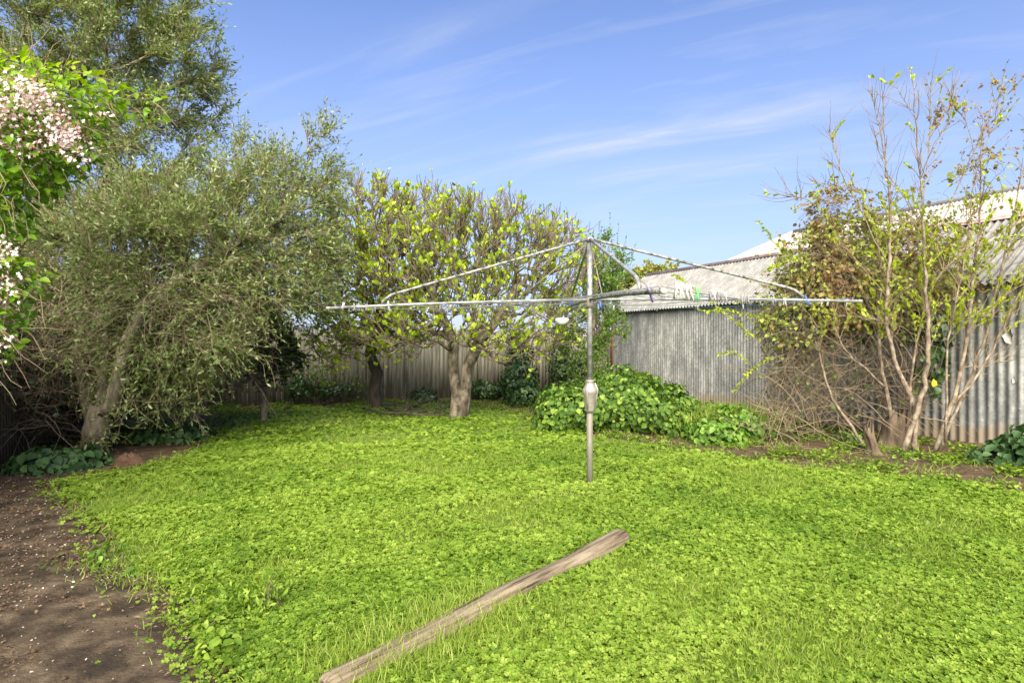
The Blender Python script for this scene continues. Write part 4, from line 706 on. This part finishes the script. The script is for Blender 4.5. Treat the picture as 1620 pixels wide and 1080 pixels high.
# fallen branches by the figs
fb = thing('fallen_branch', gr(640, 662), 'bare dark fallen branches lying on the lawn between the fig trunks', 'branch'); o = MB()
for pts in ([(575, 655), (620, 662), (680, 660), (712, 655)], [(600, 648), (640, 655), (690, 662)], [(640, 662), (660, 645), (680, 640)], [(450, 652), (475, 640), (520, 636), (565, 642)], [(610, 650), (650, 665), (705, 664)]):
    q = bz([gr(a_, b_)+np.array([0, 0, .05+.12*rng.random()]) for a_, b_ in pts], 4); poly_tube(o, q, np.linspace(.028, .010, len(q)), 5)
    P_, T_ = along(q[None], 12, .1); tw_ = twigs(P_, T_+rv(12)*.8+[0, 0, .4], .5, 5, (0, 0, -.2), .2); V, Q, _c = tubes(tw_, np.linspace(.007, .003, 5)[None], 3); o.add(V, Q)
o.build('branches', M['fig_dark'], fb)

# ---------------------------------------------------------------- log
lA = gr(984, 861); lB = gr(560, 1075); lB = lB+(lB-lA)*.07
lg = [lA+(lB-lA)*q+np.array([.012*math.sin(q*7), .010*math.sin(q*5+1), 0]) for q in np.linspace(0, 1, 9)]
lp = bz([p+np.array([0, 0, .046-.030*q/8]) for q, p in enumerate(lg)], 8); n = len(lp); k = 18; an = np.arange(k)*2*math.pi/k
tt = nrm(np.gradient(lp, axis=0)); sdv = nrm(np.cross(tt, np.array([0, 0, 1.]))); V = []
lj = rng.normal(size=k); rj = .06*np.sin(an*4+1)+.05*np.sin(an*7)
for i in range(n):
    s = i/(n-1); wv = .066*(1-.10*s+.10*math.sin(i*.17)); hv = .056*(1+.12*math.sin(i*.21+1)); ee = 1 if 0 < i < n-1 else .86
    for j in range(k):
        ca, sa = math.cos(an[j]), math.sin(an[j]); e_ = .55; x = math.copysign(abs(ca)**e_, ca)*wv*(1+rj[j]+.10*lj[j]+.012*rng.normal())*ee; z = math.copysign(abs(sa)**e_, sa)*hv*(1+.10*lj[j]+.012*rng.normal())*ee
        V.append(lp[i]+sdv[i]*x+np.array([0, 0, z]))
i = (np.arange(n-1)*k)[:, None]; j = np.arange(k)[None]; j2 = (j+1) % k; o = MB(); o.add(V, np.stack([i+j, i+j2, i+k+j2, i+k+j], -1).reshape(-1, 4), [list(range(k))[::-1]], [[(n-1)*k+q for q in range(k)]])
lo = o.build('log', M['log'], None, False); tag(lo, 'long weathered grey-brown timber log lying in the clover', 'log')
rzv = math.atan2(lg[-1][1]-lg[0][1], lg[-1][0]-lg[0][0]); ln_ = M['log'].node_tree; mp_ = [q for q in ln_.nodes if q.type == 'MAPPING'][0]; m0 = N(ln_, 'ShaderNodeMapping', inp={'Rotation': (0, 0, -rzv)})
tc_ = [q for q in ln_.nodes if q.type == 'TEX_COORD'][0]; L(ln_, tc_.outputs['Object'], m0.inputs[0]); L(ln_, m0.outputs[0], mp_.inputs[0])

# ---------------------------------------------------------------- rotary clothes hoist
PB = gr(933, 770); px_, py_ = PB[0], PB[1]
ho = thing('clothes_hoist', PB, 'old galvanised rotary clothes hoist standing in the middle of the lawn', 'clothes hoist')
def hz(z): return np.array([px_, py_, z])
o = MB(); bar(o, hz(-.05), hz(.80), .031, 18); o.build('lower_post', M['pipe3'], ho, True)
o = MB(); bar(o, hz(.98), hz(2.52), .0265, 18); o.build('upper_post', M['pipe'], ho, True)
o = MB(); lathe(o, hz(0), [(.036, .765), (.046, .765), (.048, .79), (.052, .80), (.062, .93), (.070, .945), (.076, .965), (.076, .985), (.070, 1.0), (.040, 1.055), (.040, 1.065), (.044, 1.07), (.044, 1.085), (.03, 1.09)], 26); gb = o.build('gear_housing', M['alloy'], ho, True)
for q in (0, 2.1, 4.2):
    o = MB(); c, s = math.cos(q), math.sin(q); poly_tube(o, [hz(.80)+[.056*c, .056*s, 0], hz(.93)+[.068*c, .068*s, 0], hz(.99)+[.08*c, .08*s, 0], hz(1.06)+[.05*c, .05*s, 0]], .010, 6); o.build('rib', M['alloy'], gb, True)
o = MB(); lathe(o, hz(0), [(.034, 1.82), (.034, 1.86), (.031, 1.865), (.031, 1.95)], 20); o.build('collar', M['pipe3'], ho, True)
o = MB(); lathe(o, hz(0), [(.03, 2.49), (.042, 2.495), (.044, 2.52), (.03, 2.54), (.012, 2.55)], 18); o.build('head', M['pipe'], ho, True)
tips = {'left': at(518, 487.5, 6.21), 'right': at(1362, 476.5, 6.0), 'near': at(1050, 460.5, 3.41), 'far': at(897, 487, 8.81)}
hub = hz(1.905); ARM = {}
for nme, tp in tips.items():
    d = tp-hub; pts = [hub+d*.012, hub+d*.5+[0, 0, .012], tp]; ARM[nme] = lambda f, d=d: hub+d*f+np.array([0, 0, .012*math.sin(math.pi*f)])
    o = MB(); V, Q, c = tubes(np.array([ARM[nme](f) for f in np.linspace(.012, 1, 9)]), np.full(9, .0155), 12, True); o.add(V, Q, c); arm = o.build('arm', M['pipe2' if nme == 'near' else 'pipe'], ho, True)
    o = MB(); bar(o, tp-nrm(d)*.03, tp+nrm(d)*.012, .0185, 12); o.build('end_cap', M['pot'] if nme == 'near' else M['alloy'], arm, True)
    a8 = ARM[nme](.79); top = hz(2.525); bend_p = a8+np.array([0, 0, .10])-d*.02; dirt = nrm(bend_p-top)
    pts = [top, top+dirt*.8, bend_p-dirt*.10, bend_p-dirt*.04+[0, 0, -.004], bend_p+[0, 0, -.022]+dirt*.004, a8+[0, 0, .04], a8]
    o = MB(); V, Q, c = tubes(np.array(pts), np.full(7, .0145), 10, True); o.add(V, Q, c); o.build('stay', M['pipe2' if nme in ('right', 'left') else 'pipe'], ho, True)
    o = MB(); b3 = ARM[nme](.28); bar(o, hz(2.50), b3, .005, 6); o.build('brace', M['pipe3'], ho)
    for q in (.30, .46, .62, .79, .97):
        o = MB(); c = ARM[nme](q); poly_tube(o, [c+[0, 0, .012], c+[0, 0, .035]], .0045, 5); o.build('line_hook', M['pipe'], arm)
prs = [('left', 'near'), ('near', 'right'), ('right', 'far'), ('far', 'left')]; LINES = {}
for ri, q in enumerate((.30, .46, .62, .79, .97)):
    for (a_, b_) in prs:
        p0 = ARM[a_](q)+[0, 0, .03]; p1 = ARM[b_](q)+[0, 0, .03]; sg = .035+.03*rng.random()+.02*q; s = np.linspace(0, 1, 13)[:, None]
        if (a_, b_) == ('near', 'right'): sg *= .8
        q_ = p0+(p1-p0)*s-np.array([0, 0, 1.])*sg*4*s*(1-s); LINES[(a_, b_, ri)] = q_
        o = MB(); poly_tube(o, q_, .0028, 4); o.build('clothes_line', M['wireb' if (ri in (1, 3) and b_ == 'right') or (a_ == 'right' and ri == 4) else 'wire'], ho)
def lp_(key, f): q = LINES[key]; s = f*(len(q)-1); i = min(int(s), len(q)-2); return q[i]+(q[i+1]-q[i])*(s-i), nrm(q[i+1]-q[i])
def peg_mesh(mat, s=1.):
    s = s*(.88 if s < 1.1 else 1)
    o = MB()
    for sg in (-1, 1):
        V, Q, c = tubes(np.array([[sg*.010*s, 0, .028*s], [sg*.0055*s, 0, 0], [sg*.0035*s, 0, -.02*s], [sg*.010*s, 0, -.056*s]]), np.array([.0045, .006, .006, .0045])*s, 6, True); o.add(V, Q, c)
    V, Q, c = tubes(np.array([[-.010*s, -.004, -.004*s], [.010*s, -.004, -.004*s]]), np.array([.0045, .0045])*s, 6, True); o.add(V, Q, c)
    ob = o.build('peg', mat); return ob
npg = 0; PM = {}
def peg(col, key, f, label, s=1., tilt=0., flip=False, group=None, pos=None):
    if pos is None: p, d = lp_(key, f)
    else: p, d = pos, np.array([1., 0, 0])
    if (col, s) not in PM: ob = peg_mesh(M['peg_'+col], s); PM[(col, s)] = ob.data
    else: ob = bpy.data.objects.new('peg', PM[(col, s)]); C.objects.link(ob)
    ob.location = tuple(p+np.array([0, 0, .012 if not flip else -.012])); ob.rotation_euler = (rng.normal()*.2+(math.pi if flip else 0), tilt+rng.normal()*.12, math.atan2(d[1], d[0])+math.pi/2+rng.normal()*.6)
    ob.name = 'clothes_peg'; return tag(ob, label, 'clothes peg', group)
peg('purple', None, 0, 'purple clothes peg gripping the thick near arm of the hoist', 1.35, pos=ARM['near'](.88)+[0, 0, -.002])
WL = 'white clothes peg in the row just right of the near arm tip'; 
for f in (.052, .066, .083, .097): peg('white', ('near', 'right', 4), f, WL, 1.25, group='white pegs beside the near arm tip')
peg('green', ('near', 'right', 4), .125, 'bright green clothes peg right of the white pegs', 1.2, .1)
peg('blue', None, 0, 'bright blue clothes peg clipped on the right arm by its bent stay', 1.3, .35, pos=ARM['right'](.80)+[0, 0, 0])
peg('palegreen', None, 0, 'pale green clothes peg on the left arm near its bent stay', 1.2, pos=ARM['left'](.765))
peg('blue', ('far', 'left', 1), .06, 'small blue clothes peg hanging left of the post', 1.2)
peg('blue', ('right', 'far', 2), .82, 'small blue clothes peg hanging right of the post below the near arm', 1.2)
for key, fs, lab in ((('near', 'right', 4), (.17, .185, .20, .215, .23, .30, .31, .33, .45, .52), 'weathered grey-white peg on the line between near and right arms'),
    (('near', 'right', 3), (.33, .36, .55, .76), 'weathered grey-white peg on the line between near and right arms'),
    (('right', 'far', 4), (.15, .3, .45, .6, .66, .78), 'weathered grey peg on the line behind the post'),
    (('left', 'near', 4), (.04, .10, .16, .2), 'weathered grey peg on the line of the left arm'), (('far', 'left', 4), (.5, .6, .68, .82, .9, .93), 'weathered grey peg on the line of the left arm'), (('far', 'left', 3), (.55, .7, .75, .88, .95), 'weathered grey peg on the line of the left arm')):
    for f in fs: peg('grey' if rng.random() < .75 else 'pink', key, f, lab, 1., flip=rng.random() < .3, group={'w': 'weathered pegs on the hoist lines'}['w'])
RL = 'weathered grey-white peg hanging along the outer half of the right arm'
for f in (.55, .57, .585, .60, .63, .65, .68, .72, .86, .88, .95): peg('white' if f > .7 else 'grey', None, 0, RL, 1., pos=ARM['right'](f)+[0, 0, -.018], group='weathered pegs on the right arm')
# hanging white pot
pc = at(889, 508, 10.2); pt = thing('hanging_pot', pc, 'small rounded white pot hanging in the branches left of the post', 'pot'); o = MB()
lathe(o, pc-[0, 0, .07], [(.02, 0), (.07, .008), (.105, .045), (.115, .085), (.108, .12), (.098, .12), (.09, .09), (.02, .06)], 20); o.build('bowl', M['pot'], pt, True)
o = MB(); 
for q in (0, 2.1, 4.2): bar(o, pc+[.1*math.cos(q), .1*math.sin(q), .045], pc+[0, 0, .38], .002, 4)
o.build('wire', M['wire'], pt)
